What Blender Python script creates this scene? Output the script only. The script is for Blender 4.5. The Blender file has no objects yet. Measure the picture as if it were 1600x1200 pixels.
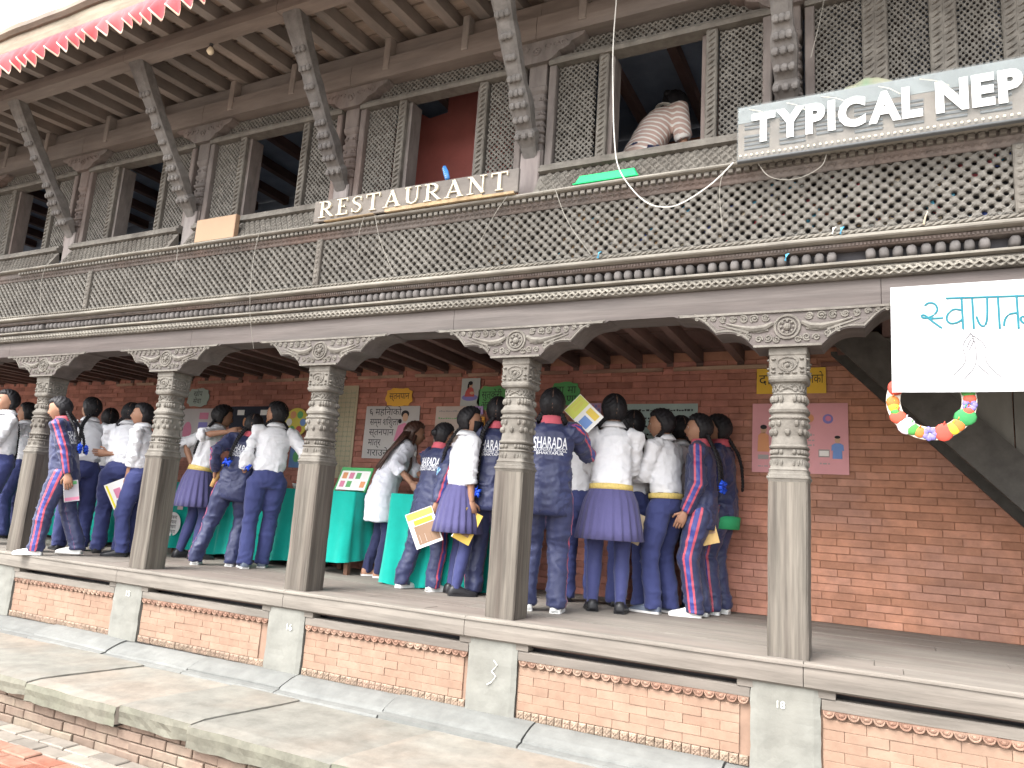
import bpy, bmesh, math, random
import numpy as np
from mathutils import Vector, Matrix, noise
from mathutils.bvhtree import BVHTree
random.seed(7)
RNG = np.random.default_rng(7)
SC = bpy.context.scene
COL = SC.collection

# ------------------------------------------------------------------ camera
cam_d = bpy.data.cameras.new('camera')
cam = bpy.data.objects.new('camera', cam_d)
COL.objects.link(cam)
CAM_LOC = (0.32796, -4.22048, 0.63338)
PITCH, ROLL, YAW = 0.17646, -0.06702, 0.47007
_rz = Matrix.Rotation(YAW, 3, 'Z')
_rx = Matrix.Rotation(PITCH, 3, 'X')
_ry = Matrix.Rotation(ROLL, 3, 'Y')
_m = _rz @ _rx @ _ry                     # columns: right, forward, up
_c = Matrix((( _m[0][0], _m[0][2], -_m[0][1]), (_m[1][0], _m[1][2], -_m[1][1]), (_m[2][0], _m[2][2], -_m[2][1])))
cam.matrix_world = Matrix.Translation(CAM_LOC) @ _c.to_4x4()
cam_d.sensor_fit = 'HORIZONTAL'
cam_d.sensor_width = 36.0
cam_d.lens = 1149.2 / 1600 * 36
cam_d.clip_start = 0.05
cam_d.clip_end = 2000
SC.camera = cam

# ------------------------------------------------------------------ world, sun, exposure
SUN_EL, SUN_AZ = math.radians(52), math.radians(200)   # azimuth clockwise from +Y
w = bpy.data.worlds.new('World')
SC.world = w
w.use_nodes = True
nt = w.node_tree
bg = nt.nodes['Background']
sky = nt.nodes.new('ShaderNodeTexSky')
sky.sky_type = 'NISHITA'
sky.sun_disc = False
sky.sun_elevation = SUN_EL
sky.sun_rotation = SUN_AZ
sky.dust_density = 4.0
sky.air_density = 1.0
hs = nt.nodes.new('ShaderNodeHueSaturation')
hs.inputs['Saturation'].default_value = 0.22
hs.inputs['Value'].default_value = 1.0
nt.links.new(sky.outputs[0], hs.inputs['Color'])
nt.links.new(hs.outputs[0], bg.inputs['Color'])
bg.inputs['Strength'].default_value = 0.15
sun_d = bpy.data.lights.new('sun', 'SUN')
sun_d.energy = 0.5
sun_d.angle = math.radians(30)
sun_d.color = (1.0, 0.965, 0.91)
sun = bpy.data.objects.new('sun', sun_d)
COL.objects.link(sun)
_sd = Vector((math.sin(SUN_AZ) * math.cos(SUN_EL), math.cos(SUN_AZ) * math.cos(SUN_EL), math.sin(SUN_EL)))
sun.rotation_euler = (-_sd).to_track_quat('-Z', 'Y').to_euler()
sun.location = (0, -6, 9)
SC.view_settings.view_transform = 'Standard'
SC.view_settings.look = 'None'
SC.view_settings.exposure = 2.45
SC.view_settings.gamma = 1.0
SC.view_settings.use_curve_mapping = False
SC.render.engine = 'CYCLES'
SC.cycles.max_bounces = 6
SC.cycles.diffuse_bounces = 4

# ------------------------------------------------------------------ materials
MATS = {}
def srgb(r, g, b):
    f = lambda c: (c / 255 / 12.92) if c / 255 <= 0.04045 else ((c / 255 + 0.055) / 1.055) ** 2.4
    return (f(r), f(g), f(b))

def M(name, col, rough=0.8, var=0.2, scale=6.0, bump=0.25, bscale=40.0, stretch=(1, 1, 1), col2=None, amt2=0.5,
      scale2=1.2, spec=0.25, rnd=0.0, fine=0.0, bdist=0.004, sheen=0.0, alpha=1.0, trans=0.0, metal=0.0):
    if name in MATS:
        return MATS[name]
    m = bpy.data.materials.new(name)
    m.use_nodes = True
    t = m.node_tree
    N, L = t.nodes, t.links
    bs = N['Principled BSDF']
    bs.inputs['Roughness'].default_value = rough
    bs.inputs['Specular IOR Level'].default_value = spec
    bs.inputs['Metallic'].default_value = metal
    if sheen:
        bs.inputs['Sheen Weight'].default_value = sheen
    if alpha < 1:
        bs.inputs['Alpha'].default_value = alpha
    if trans:
        bs.inputs['Transmission Weight'].default_value = trans
    geo = N.new('ShaderNodeNewGeometry')
    mp = N.new('ShaderNodeMapping')
    mp.inputs['Scale'].default_value = stretch
    L.new(geo.outputs['Position'], mp.inputs['Vector'])
    oi = N.new('ShaderNodeObjectInfo')
    at = N.new('ShaderNodeAttribute'); at.attribute_name = 'rnd'
    ad = N.new('ShaderNodeMath'); ad.operation = 'ADD'
    L.new(oi.outputs['Random'], ad.inputs[0]); L.new(at.outputs['Fac'], ad.inputs[1])
    fr = N.new('ShaderNodeMath'); fr.operation = 'FRACT'
    L.new(ad.outputs[0], fr.inputs[0])
    n1 = N.new('ShaderNodeTexNoise'); n1.inputs['Scale'].default_value = scale; n1.inputs['Detail'].default_value = 6
    n1.inputs['Roughness'].default_value = 0.65
    L.new(mp.outputs[0], n1.inputs['Vector'])
    rm = N.new('ShaderNodeMapRange'); rm.inputs['From Min'].default_value = 0.28; rm.inputs['From Max'].default_value = 0.72
    rm.inputs['To Min'].default_value = 1 - var; rm.inputs['To Max'].default_value = 1 + var
    L.new(n1.outputs['Fac'], rm.inputs['Value'])
    rr = N.new('ShaderNodeMapRange'); rr.inputs['To Min'].default_value = 1 - rnd; rr.inputs['To Max'].default_value = 1 + rnd
    L.new(fr.outputs[0], rr.inputs['Value'])
    mu = N.new('ShaderNodeMath'); mu.operation = 'MULTIPLY'
    L.new(rm.outputs[0], mu.inputs[0]); L.new(rr.outputs[0], mu.inputs[1])
    c1 = N.new('ShaderNodeRGB'); c1.outputs[0].default_value = (*col, 1)
    csrc = c1.outputs[0]
    if col2 is not None:
        n2 = N.new('ShaderNodeTexNoise'); n2.inputs['Scale'].default_value = scale2; n2.inputs['Detail'].default_value = 5
        L.new(mp.outputs[0], n2.inputs['Vector'])
        r2 = N.new('ShaderNodeMapRange'); r2.inputs['From Min'].default_value = 0.42; r2.inputs['From Max'].default_value = 0.68
        r2.inputs['To Max'].default_value = amt2
        if rnd:
            a2 = N.new('ShaderNodeMath'); a2.operation = 'MULTIPLY_ADD'
            L.new(fr.outputs[0], a2.inputs[0]); a2.inputs[1].default_value = 0.22; 
            s2 = N.new('ShaderNodeMath'); s2.operation = 'SUBTRACT'; s2.inputs[1].default_value = 0.11
            L.new(n2.outputs['Fac'], s2.inputs[0]); L.new(s2.outputs[0], a2.inputs[2])
            L.new(a2.outputs[0], r2.inputs['Value'])
        else:
            L.new(n2.outputs['Fac'], r2.inputs['Value'])
        mx = N.new('ShaderNodeMixRGB'); mx.inputs['Color2'].default_value = (*col2, 1)
        L.new(r2.outputs[0], mx.inputs['Fac']); L.new(csrc, mx.inputs['Color1'])
        csrc = mx.outputs[0]
    hv = N.new('ShaderNodeHueSaturation')
    L.new(csrc, hv.inputs['Color']); L.new(mu.outputs[0], hv.inputs['Value'])
    L.new(hv.outputs[0], bs.inputs['Base Color'])
    if bump:
        n3 = N.new('ShaderNodeTexNoise'); n3.inputs['Scale'].default_value = bscale; n3.inputs['Detail'].default_value = 5
        L.new(mp.outputs[0], n3.inputs['Vector'])
        bp = N.new('ShaderNodeBump'); bp.inputs['Strength'].default_value = bump; bp.inputs['Distance'].default_value = bdist
        L.new(n3.outputs['Fac'], bp.inputs['Height']); L.new(bp.outputs[0], bs.inputs['Normal'])
    MATS[name] = m
    return m

WOOD_X = M('weathered_wood_along', (0.098, 0.086, 0.08), var=.30, scale=9, stretch=(.12, 1, 1.4), bump=.6, bscale=38, col2=(0.07, 0.054, 0.05), amt2=.65, scale2=1.6)
WOOD_Z = M('weathered_wood_upright', (0.118, 0.105, 0.088), var=.50, scale=16, stretch=(1.6, 1.6, .07), bump=1.0, bscale=34, col2=(0.06, 0.048, 0.04), amt2=.85, scale2=6)
WOOD_CARV = M('weathered_carved_wood', (0.142, 0.131, 0.114), var=.30, scale=16, bump=.7, bscale=70, col2=(0.08, 0.069, 0.059), amt2=.7, scale2=3.0)
WOOD_PALE = M('bleached_dusty_wood', (0.215, 0.2, 0.172), var=.28, scale=14, stretch=(.35, 1, 1), bump=.6, bscale=60, col2=(0.125, 0.113, 0.098), amt2=.75, scale2=2.5)
WOOD_LAT = M('lattice_wood', (0.125, 0.117, 0.104), var=.28, scale=18, bump=.5, bscale=80, col2=(0.175, 0.165, 0.147), amt2=.7, scale2=1.3)
WOOD_UP = M('upper_storey_wood', (0.148, 0.13, 0.12), var=.3, scale=14, stretch=(1, 1, .35), bump=.5, bscale=50, col2=(0.16, 0.108, 0.09), amt2=.6, scale2=1.5)
WOOD_UPX = M('upper_beam_wood', (0.155, 0.135, 0.122), var=.3, scale=10, stretch=(.15, 1, 1), bump=.5, bscale=45, col2=(0.2, 0.15, 0.12), amt2=.6, scale2=1.3)
WOOD_DARK = M('dark_joist_wood', (0.1, 0.064, 0.056), var=.35, scale=9, stretch=(1, .2, 1), bump=.5, bscale=40, col2=(0.15, 0.09, 0.075), amt2=.6, scale2=2)
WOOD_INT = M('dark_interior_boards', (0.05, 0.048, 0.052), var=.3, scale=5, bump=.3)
RAFTER = M('rafter_wood', (0.2, 0.175, 0.157), var=.3, scale=8, stretch=(1, .2, .4), bump=.5, bscale=40, col2=(0.28, 0.22, 0.18), amt2=.6)  # tone raised to stand in for lens haze under the eaves
ROOFBD = M('roof_board_wood', (0.42, 0.33, 0.265), var=.3, scale=8, stretch=(.2, 1, 1), bump=.5, bscale=30, col2=(0.24, 0.185, 0.15), amt2=.7, scale2=1.4, rnd=.25)  # board colour lightened too, carrying the haze under the eaves
EDGE = M('platform_edge_wood', (0.185, 0.168, 0.145), var=.32, scale=9, stretch=(.14, 1, 1.2), bump=.8, bscale=32, col2=(0.115, 0.095, 0.082), amt2=.7, scale2=1.5)
FLOORW = M('worn_floor_boards', (0.185, 0.167, 0.145), var=.25, scale=6, stretch=(.22, 1, 1), bump=.3, bscale=40, col2=(0.12, 0.094, 0.082), amt2=.65, scale2=1.1, rnd=.10)
STONE = M('pale_step_stone', (0.182, 0.176, 0.154), var=.24, scale=7, bump=.5, bscale=45, col2=(0.19, 0.152, 0.12), amt2=.6, scale2=1.6, rnd=.10)
STONE_G = M('grey_moulding_stone', (0.152, 0.155, 0.146), var=.18, scale=8, bump=.5, bscale=40, col2=(0.122, 0.125, 0.12), amt2=.6, scale2=1.5, rnd=.12)
STONE_M = M('mossy_slab_edge', (0.14, 0.136, 0.108), var=.3, scale=10, bump=.8, bscale=30, col2=(0.09, 0.095, 0.068), amt2=.75, scale2=2.5, rnd=.1)
CONC = M('pier_concrete', (0.18, 0.179, 0.16), var=.16, scale=6, bump=.35, bscale=50, col2=(0.145, 0.14, 0.122), amt2=.6, scale2=2)
BRK_P = M('plinth_brick', (0.232, 0.15, 0.107), var=.14, scale=12, bump=.4, bscale=60, col2=(0.245, 0.178, 0.132), amt2=.55, scale2=2.6, rnd=.07)
TERRA = M('carved_terracotta', (0.22, 0.128, 0.092), var=.25, scale=20, bump=.6, bscale=70, col2=(0.25, 0.188, 0.142), amt2=.7, scale2=3.2, rnd=.15)
TERRA_B = M('carved_terracotta_block', (0.245, 0.185, 0.138), var=.3, scale=30, bump=1.0, bscale=55, col2=(0.21, 0.14, 0.107), amt2=.6, scale2=3.2, rnd=.15, bdist=.012)
MORT = M('dusty_mortar', (0.212, 0.138, 0.1), var=.2, bump=.4)
BRK_S = M('step_brick', (0.195, 0.143, 0.11), var=.22, scale=14, bump=.5, bscale=50, col2=(0.18, 0.168, 0.128), amt2=.7, scale2=2.2, rnd=.18)
BRK_G = M('paving_brick', (0.22, 0.085, 0.055), var=.25, scale=14, bump=.5, bscale=50, col2=(0.21, 0.145, 0.11), amt2=.6, scale2=3, rnd=.22)
GROUND = M('dusty_ground', (0.22, 0.19, 0.16), var=.2, scale=3, bump=.5, bscale=20, col2=(0.19, 0.14, 0.115), amt2=.5)

def wall_mat():
    m = M('gallery_brick', (.45, .218, .138), var=.22, scale=12, bump=.5, bscale=45, col2=(.27, .15, .115), amt2=.75, scale2=1.6, rnd=.26)
    t = m.node_tree; N, L = t.nodes, t.links
    # old red-ochre wash: over the upper wall left of the right-hand pillar, with a ragged edge
    hv = [n for n in N if n.type == 'HUE_SAT'][0]
    geo = [n for n in N if n.type == 'NEW_GEOMETRY'][0]
    sp = N.new('ShaderNodeSeparateXYZ'); L.new(geo.outputs['Position'], sp.inputs[0])
    nz = N.new('ShaderNodeTexNoise'); nz.inputs['Scale'].default_value = 1.7; nz.inputs['Detail'].default_value = 6
    L.new(geo.outputs['Position'], nz.inputs['Vector'])
    a = N.new('ShaderNodeMath'); a.operation = 'MULTIPLY_ADD'; a.inputs[1].default_value = 1.3
    L.new(nz.outputs['Fac'], a.inputs[0]); L.new(sp.outputs['X'], a.inputs[2])
    r = N.new('ShaderNodeMapRange'); r.inputs['From Min'].default_value = -.35; r.inputs['From Max'].default_value = .45
    r.inputs['To Min'].default_value = .78; r.inputs['To Max'].default_value = 0
    L.new(a.outputs[0], r.inputs['Value'])
    mx = N.new('ShaderNodeMixRGB'); mx.inputs['Color2'].default_value = (.33, .135, .108, 1)
    src = hv.inputs['Color'].links[0].from_socket
    L.new(src, mx.inputs['Color1']); L.new(r.outputs[0], mx.inputs['Fac']); L.new(mx.outputs[0], hv.inputs['Color'])
    return m
BRK_W = wall_mat()
MORT_W = M('wall_joint', (.36, .18, .118), var=.2, bump=.3)

def plain(name, col, rough=.7, var=.05, bump=0.0, **k):
    return M(name, col, rough=rough, var=var, bump=bump, **k)

# ------------------------------------------------------------------ mesh helpers
WLOC = {}
class MB:
    def __init__(s):
        s.v = []; s.f = []; s.m = []; s.cur = 0; s.sm = []; s.smooth = False
    def add(s, vs, fs):
        o = len(s.v)
        s.v.extend([tuple(map(float, p)) for p in vs])
        for f in fs:
            s.f.append(tuple(i + o for i in f)); s.m.append(s.cur); s.sm.append(s.smooth)
    def box(s, x0, x1, y0, y1, z0, z1):
        s.add([(x0, y0, z0), (x1, y0, z0), (x1, y1, z0), (x0, y1, z0), (x0, y0, z1), (x1, y0, z1), (x1, y1, z1), (x0, y1, z1)],
              [(0, 3, 2, 1), (4, 5, 6, 7), (0, 1, 5, 4), (1, 2, 6, 5), (2, 3, 7, 6), (3, 0, 4, 7)])
    def cbox(s, x0, x1, y0, y1, z0, z1, c=.006):
        # box with its front (-y) edges chamfered
        s.add([(x0 + c, y0, z0 + c), (x1 - c, y0, z0 + c), (x1 - c, y0, z1 - c), (x0 + c, y0, z1 - c),
               (x0, y0 + c, z0), (x1, y0 + c, z0), (x1, y0 + c, z1), (x0, y0 + c, z1),
               (x0, y1, z0), (x1, y1, z0), (x1, y1, z1), (x0, y1, z1)],
              [(0, 1, 2, 3), (0, 4, 5, 1), (1, 5, 6, 2), (2, 6, 7, 3), (3, 7, 4, 0),
               (4, 8, 9, 5), (5, 9, 10, 6), (6, 10, 11, 7), (7, 11, 8, 4), (8, 11, 10, 9)])
    def obox(s, c, ax, ay, az):
        c, ax, ay, az = map(lambda q: np.array(q, float), (c, ax, ay, az))
        vs = [c + i * ax + j * ay + k * az for k in (-1, 1) for (i, j) in ((-1, -1), (1, -1), (1, 1), (-1, 1))]
        s.add(vs, [(0, 3, 2, 1), (4, 5, 6, 7), (0, 1, 5, 4), (1, 2, 6, 5), (2, 3, 7, 6), (3, 0, 4, 7)])
    def prism_y(s, poly, y0, y1):
        # poly: list of (x,z); extruded in y
        n = len(poly)
        vs = [(x, y0, z) for x, z in poly] + [(x, y1, z) for x, z in poly]
        fs = [tuple(range(n)), tuple(range(2 * n - 1, n - 1, -1))] + [(i, i + n, (i + 1) % n + n, (i + 1) % n) for i in range(n)]
        s.add(vs, fs)
    def sweep_x(s, prof, x0, x1, nseg=1, wob=0.0):
        # prof: list of (y,z) closed loop
        n = len(prof); vs = []; fs = []
        for k in range(nseg + 1):
            x = x0 + (x1 - x0) * k / nseg
            d = (noise.noise(Vector((x * 1.3, prof[0][1] * 7, 0))) * wob) if wob else 0
            for y, z in prof:
                vs.append((x, y + d * .6, z + d))
        for k in range(nseg):
            for i in range(n):
                a = k * n + i; b = k * n + (i + 1) % n
                fs.append((a, a + n, b + n, b))
        fs.append(tuple(range(n))); fs.append(tuple(range((nseg + 1) * n - 1, nseg * n - 1, -1)))
        s.add(vs, fs)
    def loft(s, rings, closed=True, cap=True):
        n = len(rings[0]); vs = [p for r in rings for p in r]; fs = []
        for k in range(len(rings) - 1):
            for i in range(n if closed else n - 1):
                a = k * n + i; b = k * n + (i + 1) % n
                fs.append((a, b, b + n, a + n))
        if cap:
            fs.append(tuple(range(n - 1, -1, -1))); fs.append(tuple(range((len(rings) - 1) * n, len(rings) * n)))
        s.add(vs, fs)
    def tube(s, pts, rad, n=8, ref=(0.31, 0.17, 0.93), cap=True):
        s.loft(tube_rings(pts, rad, n, ref), cap=cap)
    def ball(s, c, r, nu=10, nv=6):
        c = np.array(c, float); r = np.array(r if hasattr(r, '__len__') else (r, r, r), float)
        rings = []
        for j in range(nv + 1):
            t = math.pi * (j / nv); t = min(max(t, .05), math.pi - .05)
            rings.append([c + r * np.array((math.sin(t) * math.cos(2 * math.pi * i / nu), math.sin(t) * math.sin(2 * math.pi * i / nu), -math.cos(t))) for i in range(nu)])
        s.loft(rings)
    def mesh(s, name, mats, smooth=False):
        me = bpy.data.meshes.new(name)
        me.from_pydata(s.v, [], s.f)
        for m in (mats if isinstance(mats, (list, tuple)) else [mats]):
            me.materials.append(m)
        if any(s.m):
            me.polygons.foreach_set('material_index', s.m)
        if smooth or any(s.sm):
            me.polygons.foreach_set('use_smooth', [True] * len(s.f) if smooth else s.sm)
        me.update()
        return me
    def build(s, name, mats, parent=None, origin=None, smooth=False, **tags):
        me = s.mesh(name, mats, smooth)
        return place(name, me, parent, origin, **tags)

def tube_rings(pts, rad, n=8, ref=(0.31, 0.17, 0.93)):
    P = [np.array(p, float) for p in pts]
    if not hasattr(rad, '__len__'):
        rad = [rad] * len(P)
    ref = np.array(ref, float); rings = []
    for i, p in enumerate(P):
        t = P[min(i + 1, len(P) - 1)] - P[max(i - 1, 0)]
        t = t / (np.linalg.norm(t) + 1e-12)
        a = ref - t * ref.dot(t)
        if np.linalg.norm(a) < 1e-3:
            a = np.array((1., 0, 0)) - t * t[0]
        a /= np.linalg.norm(a); b = np.cross(t, a)
        r = rad[i]; ra, rb = (r if hasattr(r, '__len__') else (r, r))
        rings.append([p + a * ra * math.cos(2 * math.pi * k / n) + b * rb * math.sin(2 * math.pi * k / n) for k in range(n)])
    return rings

def place(name, me, parent=None, origin=None, **tags):
    """link a mesh given in world coordinates; its origin goes to `origin` (default: bottom centre)"""
    n = len(me.vertices)
    co = np.empty(n * 3, np.float32); me.vertices.foreach_get('co', co); co = co.reshape(-1, 3)
    if origin is None:
        lo, hi = co.min(0), co.max(0)
        origin = ((lo[0] + hi[0]) / 2, (lo[1] + hi[1]) / 2, lo[2])
    origin = np.array(origin, float)
    co = co - origin.astype(np.float32)
    me.vertices.foreach_set('co', co.ravel()); me.update()
    return inst(name, me, parent, origin, **tags)

def inst(name, me, parent=None, loc=(0, 0, 0), rot=None, **tags):
    o = bpy.data.objects.new(name, me)
    COL.objects.link(o)
    loc = np.array(loc, float)
    if parent is not None:
        o.parent = parent
        o.location = loc - WLOC[parent.name]
    else:
        o.location = loc
    WLOC[o.name] = loc
    if rot is not None:
        o.rotation_euler = rot
    for k, v in tags.items():
        o[k] = v
    return o

def thing(name, loc, label, category, group=None):
    o = inst(name, None, None, loc, label=label, category=category)
    o.empty_display_size = .1
    if group: o['group'] = group
    return o

def bevel(o, wdt=.006, seg=1):
    m = o.modifiers.new('bevel', 'BEVEL'); m.width = wdt; m.segments = seg; m.limit_method = 'ANGLE'; m.angle_limit = math.radians(40)
    return o

def set_rnd(me, per_face):
    a = me.attributes.new('rnd', 'FLOAT', 'FACE'); a.data.foreach_set('value', np.array(per_face, np.float32))

TS = bpy.data.scenes.new('scratch')
def evaluated(o):
    TS.view_layers[0].update()
    return o.evaluated_get(TS.view_layers[0].depsgraph)
def text_mesh(body, size, bold=0.0, extrude=0.0, align='CENTER', sx=1.0):
    c = bpy.data.curves.new('t', 'FONT'); c.body = body; c.size = size; c.offset = bold; c.extrude = extrude
    c.align_x = align; c.align_y = 'CENTER'; c.resolution_u = 3
    o = bpy.data.objects.new('t', c); TS.collection.objects.link(o)
    me = bpy.data.meshes.new_from_object(evaluated(o))
    v = np.empty(len(me.vertices) * 3, np.float32); me.vertices.foreach_get('co', v); v = v.reshape(-1, 3)
    f = [tuple(p.vertices) for p in me.polygons]
    bpy.data.objects.remove(o); bpy.data.curves.remove(c); bpy.data.meshes.remove(me)
    v[:, 0] *= sx
    return v, f
# ================================================================== SETTING: ground, stone step
PX = [-10.41, -8.70, -6.989, -5.264, -3.562, -1.903, -0.2224, 1.475]     # left edges of the gallery pillars
PW = .204
XL, XR = -12.4, 3.1
GZ = -.955
YW = 1.97                                                        # gallery back wall
LEDGE_Z = -.63

def sheet(name, x0, x1, y0, y1, z, m, **k):
    b = MB(); b.add([(x0, y0, z), (x1, y0, z), (x1, y1, z), (x0, y1, z)], [(0, 1, 2, 3)])
    return b.build(name, m, None, ((x0 + x1) / 2, (y0 + y1) / 2, z), **k)
ground = sheet('ground', -400, 400, -400, 400, GZ, GROUND, kind='structure')
# paving: a pale kerb course along the foot of the step, then red bricks on edge
bk = MB(); bk.cbox(-.114, .114, 0, .045, -.053, .053, .006)
bk.v = [(x, z, -y) for x, y, z in bk.v]                            # turn the chamfered face upward
pm = bk.mesh('paving_brick', BRK_G)
PALEB = M('pale_paving_brick', (.18, .16, .136), var=.2, scale=10, bump=.5, col2=(.25, .215, .175), rnd=.15)
pmp = bk.mesh('paving_brick_pale', PALEB)
k = 0
for r in range(9):
    y = -1.06 - .115 * r
    for c in range(14):
        x = -5.9 + c * .238 + (r % 2) * .119
        if x > -2.75 or (r > 5 and x > -3.4): continue
        pale = r < 2
        o = inst('paving_brick', pmp if pale else pm, ground, (x + random.uniform(-.004, .004), y, GZ + .030 + random.uniform(-.006, .006)),
                 (random.uniform(-.02, .02), random.uniform(-.02, .02), random.uniform(-.02, .02)))

step = inst('stone_step', None, None, (-3.4, -.6, GZ), kind='structure')
# core behind the brick face and below the slabs
b = MB(); b.box(XL, XR, -.965, -.03, GZ - .05, LEDGE_Z - .075); b.build('core', MORT, step)
# brick face of the step
bm_ = MB(); bm_.cbox(-.102, .102, 0, .06, -.026, .026, .005); sbm = bm_.mesh('step_brick', BRK_S)
for r in range(5):
    z = GZ + .030 + r * .0575
    n = int((XR - XL) / .21)
    for c in range(n):
        x = XL + .1 + c * .2095 + (r % 2) * .105
        if x < -6.6 or x > .3: continue
        inst('brick', sbm, step, (x, -.985 + random.uniform(-.007, .007), z), (0, random.uniform(-.012, .012), random.uniform(-.02, .02)))
# ledge slabs with ragged joints and worn edges
def slab(x0, x1, y0, y1, zt, th, skew, m, tag):
    nx, ny = max(3, int((x1 - x0) / .06)), 9
    b = MB(); top = []
    def pt(i, j):
        u, v = i / nx, j / ny
        x = x0 + (x1 - x0) * u + skew * (v - .5) + .012 * noise.noise(Vector((x0 + u * 9, v * 9, 3)))
        y = y0 + (y1 - y0) * v
        if j == 0: y += .010 * noise.noise(Vector((x * 5, 1.7, 0))) 
        z = zt + .005 * noise.noise(Vector((x * 3, y * 3, 1))) - (.012 if j == 0 else 0) - (.002 if i in (0, nx) else 0)
        return (x, y, z)
    vs = [pt(i, j) for j in range(ny + 1) for i in range(nx + 1)]
    fs = [(j * (nx + 1) + i, j * (nx + 1) + i + 1, (j + 1) * (nx + 1) + i + 1, (j + 1) * (nx + 1) + i) for j in range(ny) for i in range(nx)]
    o = len(vs)
    # skirt front, with a broken lower edge
    for r in range(1, 4):
        for i in range(nx + 1):
            x, y, z = vs[i]
            d = th * (1 + .22 * noise.noise(Vector((x * 4, 5, 0)))) * r / 3
            vs.append((x, y + (.009 * noise.noise(Vector((x * 9, r * 3.0, 2))) - .006 * (r == 1)), z - d))
    for r in range(3):
        for i in range(nx):
            a = (i if r == 0 else o + (r - 1) * (nx + 1) + i); c = o + r * (nx + 1) + i
            fs.append((a, c, c + 1, a + 1))
    # underside return and ends
    o2 = len(vs)
    for i in range(nx + 1):
        x, y, z = vs[o + 2 * (nx + 1) + i]; vs.append((x, y + .10, z))
    for i in range(nx):
        a = o + 2 * (nx + 1) + i; fs.append((a, o2 + i, o2 + i + 1, a + 1))
    for i, e in ((0, 1), (nx, 1)):
        chain = [j * (nx + 1) + i for j in range(ny + 1)]
        o3 = len(vs)
        for q in chain: vs.append((vs[q][0], vs[q][1], zt - th))
        for q in range(ny): fs.append((chain[q], chain[q + 1], o3 + q + 1, o3 + q))
    b.add(vs, fs)
    b.m = [1 if (nx * ny <= i < nx * ny + 4 * nx) else 0 for i in range(len(b.f))]
    return b.build(tag, [m, STONE_M], step)
xs = [XL, -11.3, -10.3, -9.4, -8.5, -7.45, -6.5, -5.75, -4.62, -3.72, -3.12, -2.10, -1.05, -.1, .95, 2.0, XR]
for i in range(len(xs) - 1):
    slab(xs[i] + .001, xs[i + 1] - .001, -1.035 + random.uniform(-.015, .015), -.26, LEDGE_Z + random.uniform(-.006, .006), .085 + random.uniform(-.01, .05), .12, STONE, 'slab')
b = MB(); b.box(XL, XR, -.96, -.03, LEDGE_Z - .074, LEDGE_Z - .03); b.build('bedding', MORT, step)
# moulded stone course at the foot of the plinth
xs = [XL, -11.2, -10.2, -9.2, -8.1, -7.0, -6.02, -5.08, -4.18, -3.30, -2.45, -1.5, -.42, .7, 1.9, XR]
for i in range(len(xs) - 1):
    dz = random.uniform(-.008, .006); b = MB()
    prof = [(-.02, -.545), (-.055, -.548), (-.095, -.556), (-.15, -.575), (-.19, -.592), (-.208, -.600), (-.212, -.612), (-.235, -.614), (-.262, -.620), (-.268, -.632), (-.268, -.69), (-.02, -.69)]
    b.sweep_x([(y + random.uniform(-.004, .004), z + dz) for y, z in prof], xs[i] + .005, xs[i + 1] - .005, 14, .008)
    b.build('moulding_stone', STONE_G, step, smooth=False)

# ================================================================== THE BUILDING
bld = thing('timber_building', (-3.4, 0, -.55), 'old two-storey carved timber and brick building with pillared gallery and lattice upper floor', 'building')

# ---- gallery floor and platform edge
for i in range(11):
    y0 = .0 + i * .18
    x = XL
    while x < XR:
        ln = random.uniform(2.6, 4.2); x1 = min(x + ln, XR)
        b = MB(); b.box(x + .002, x1 - .002, y0 + .0025, y0 + .1775, -.04, random.uniform(-.0015, .0015)); b.build('floor_board', FLOORW, bld)
        x = x1
b = MB(); b.box(XL, XR, .02, YW, -.14, -.042); b.build('floor_core', WOOD_DARK, bld)
ex = [XL] + [p + .1 + random.uniform(-.25, .15) for p in PX] + [XR]
for i in range(len(ex) - 1):
    b = MB(); b.sweep_x([(-.062, -.112), (-.066, -.06), (-.060, -.006), (-.048, .002), (-.001, .003), (-.001, -.125), (-.05, -.122)], ex[i] + .002, ex[i + 1] - .002, 24, .006)
    b.build('edge_beam', EDGE, bld)
# thin lip on the edge beam
b = MB(); b.sweep_x([(-.0705, -.016), (-.0705, -.008), (-.058, -.005), (-.058, -.018)], XL, XR, 80, .004); b.build('edge_lip', EDGE, bld)

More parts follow.
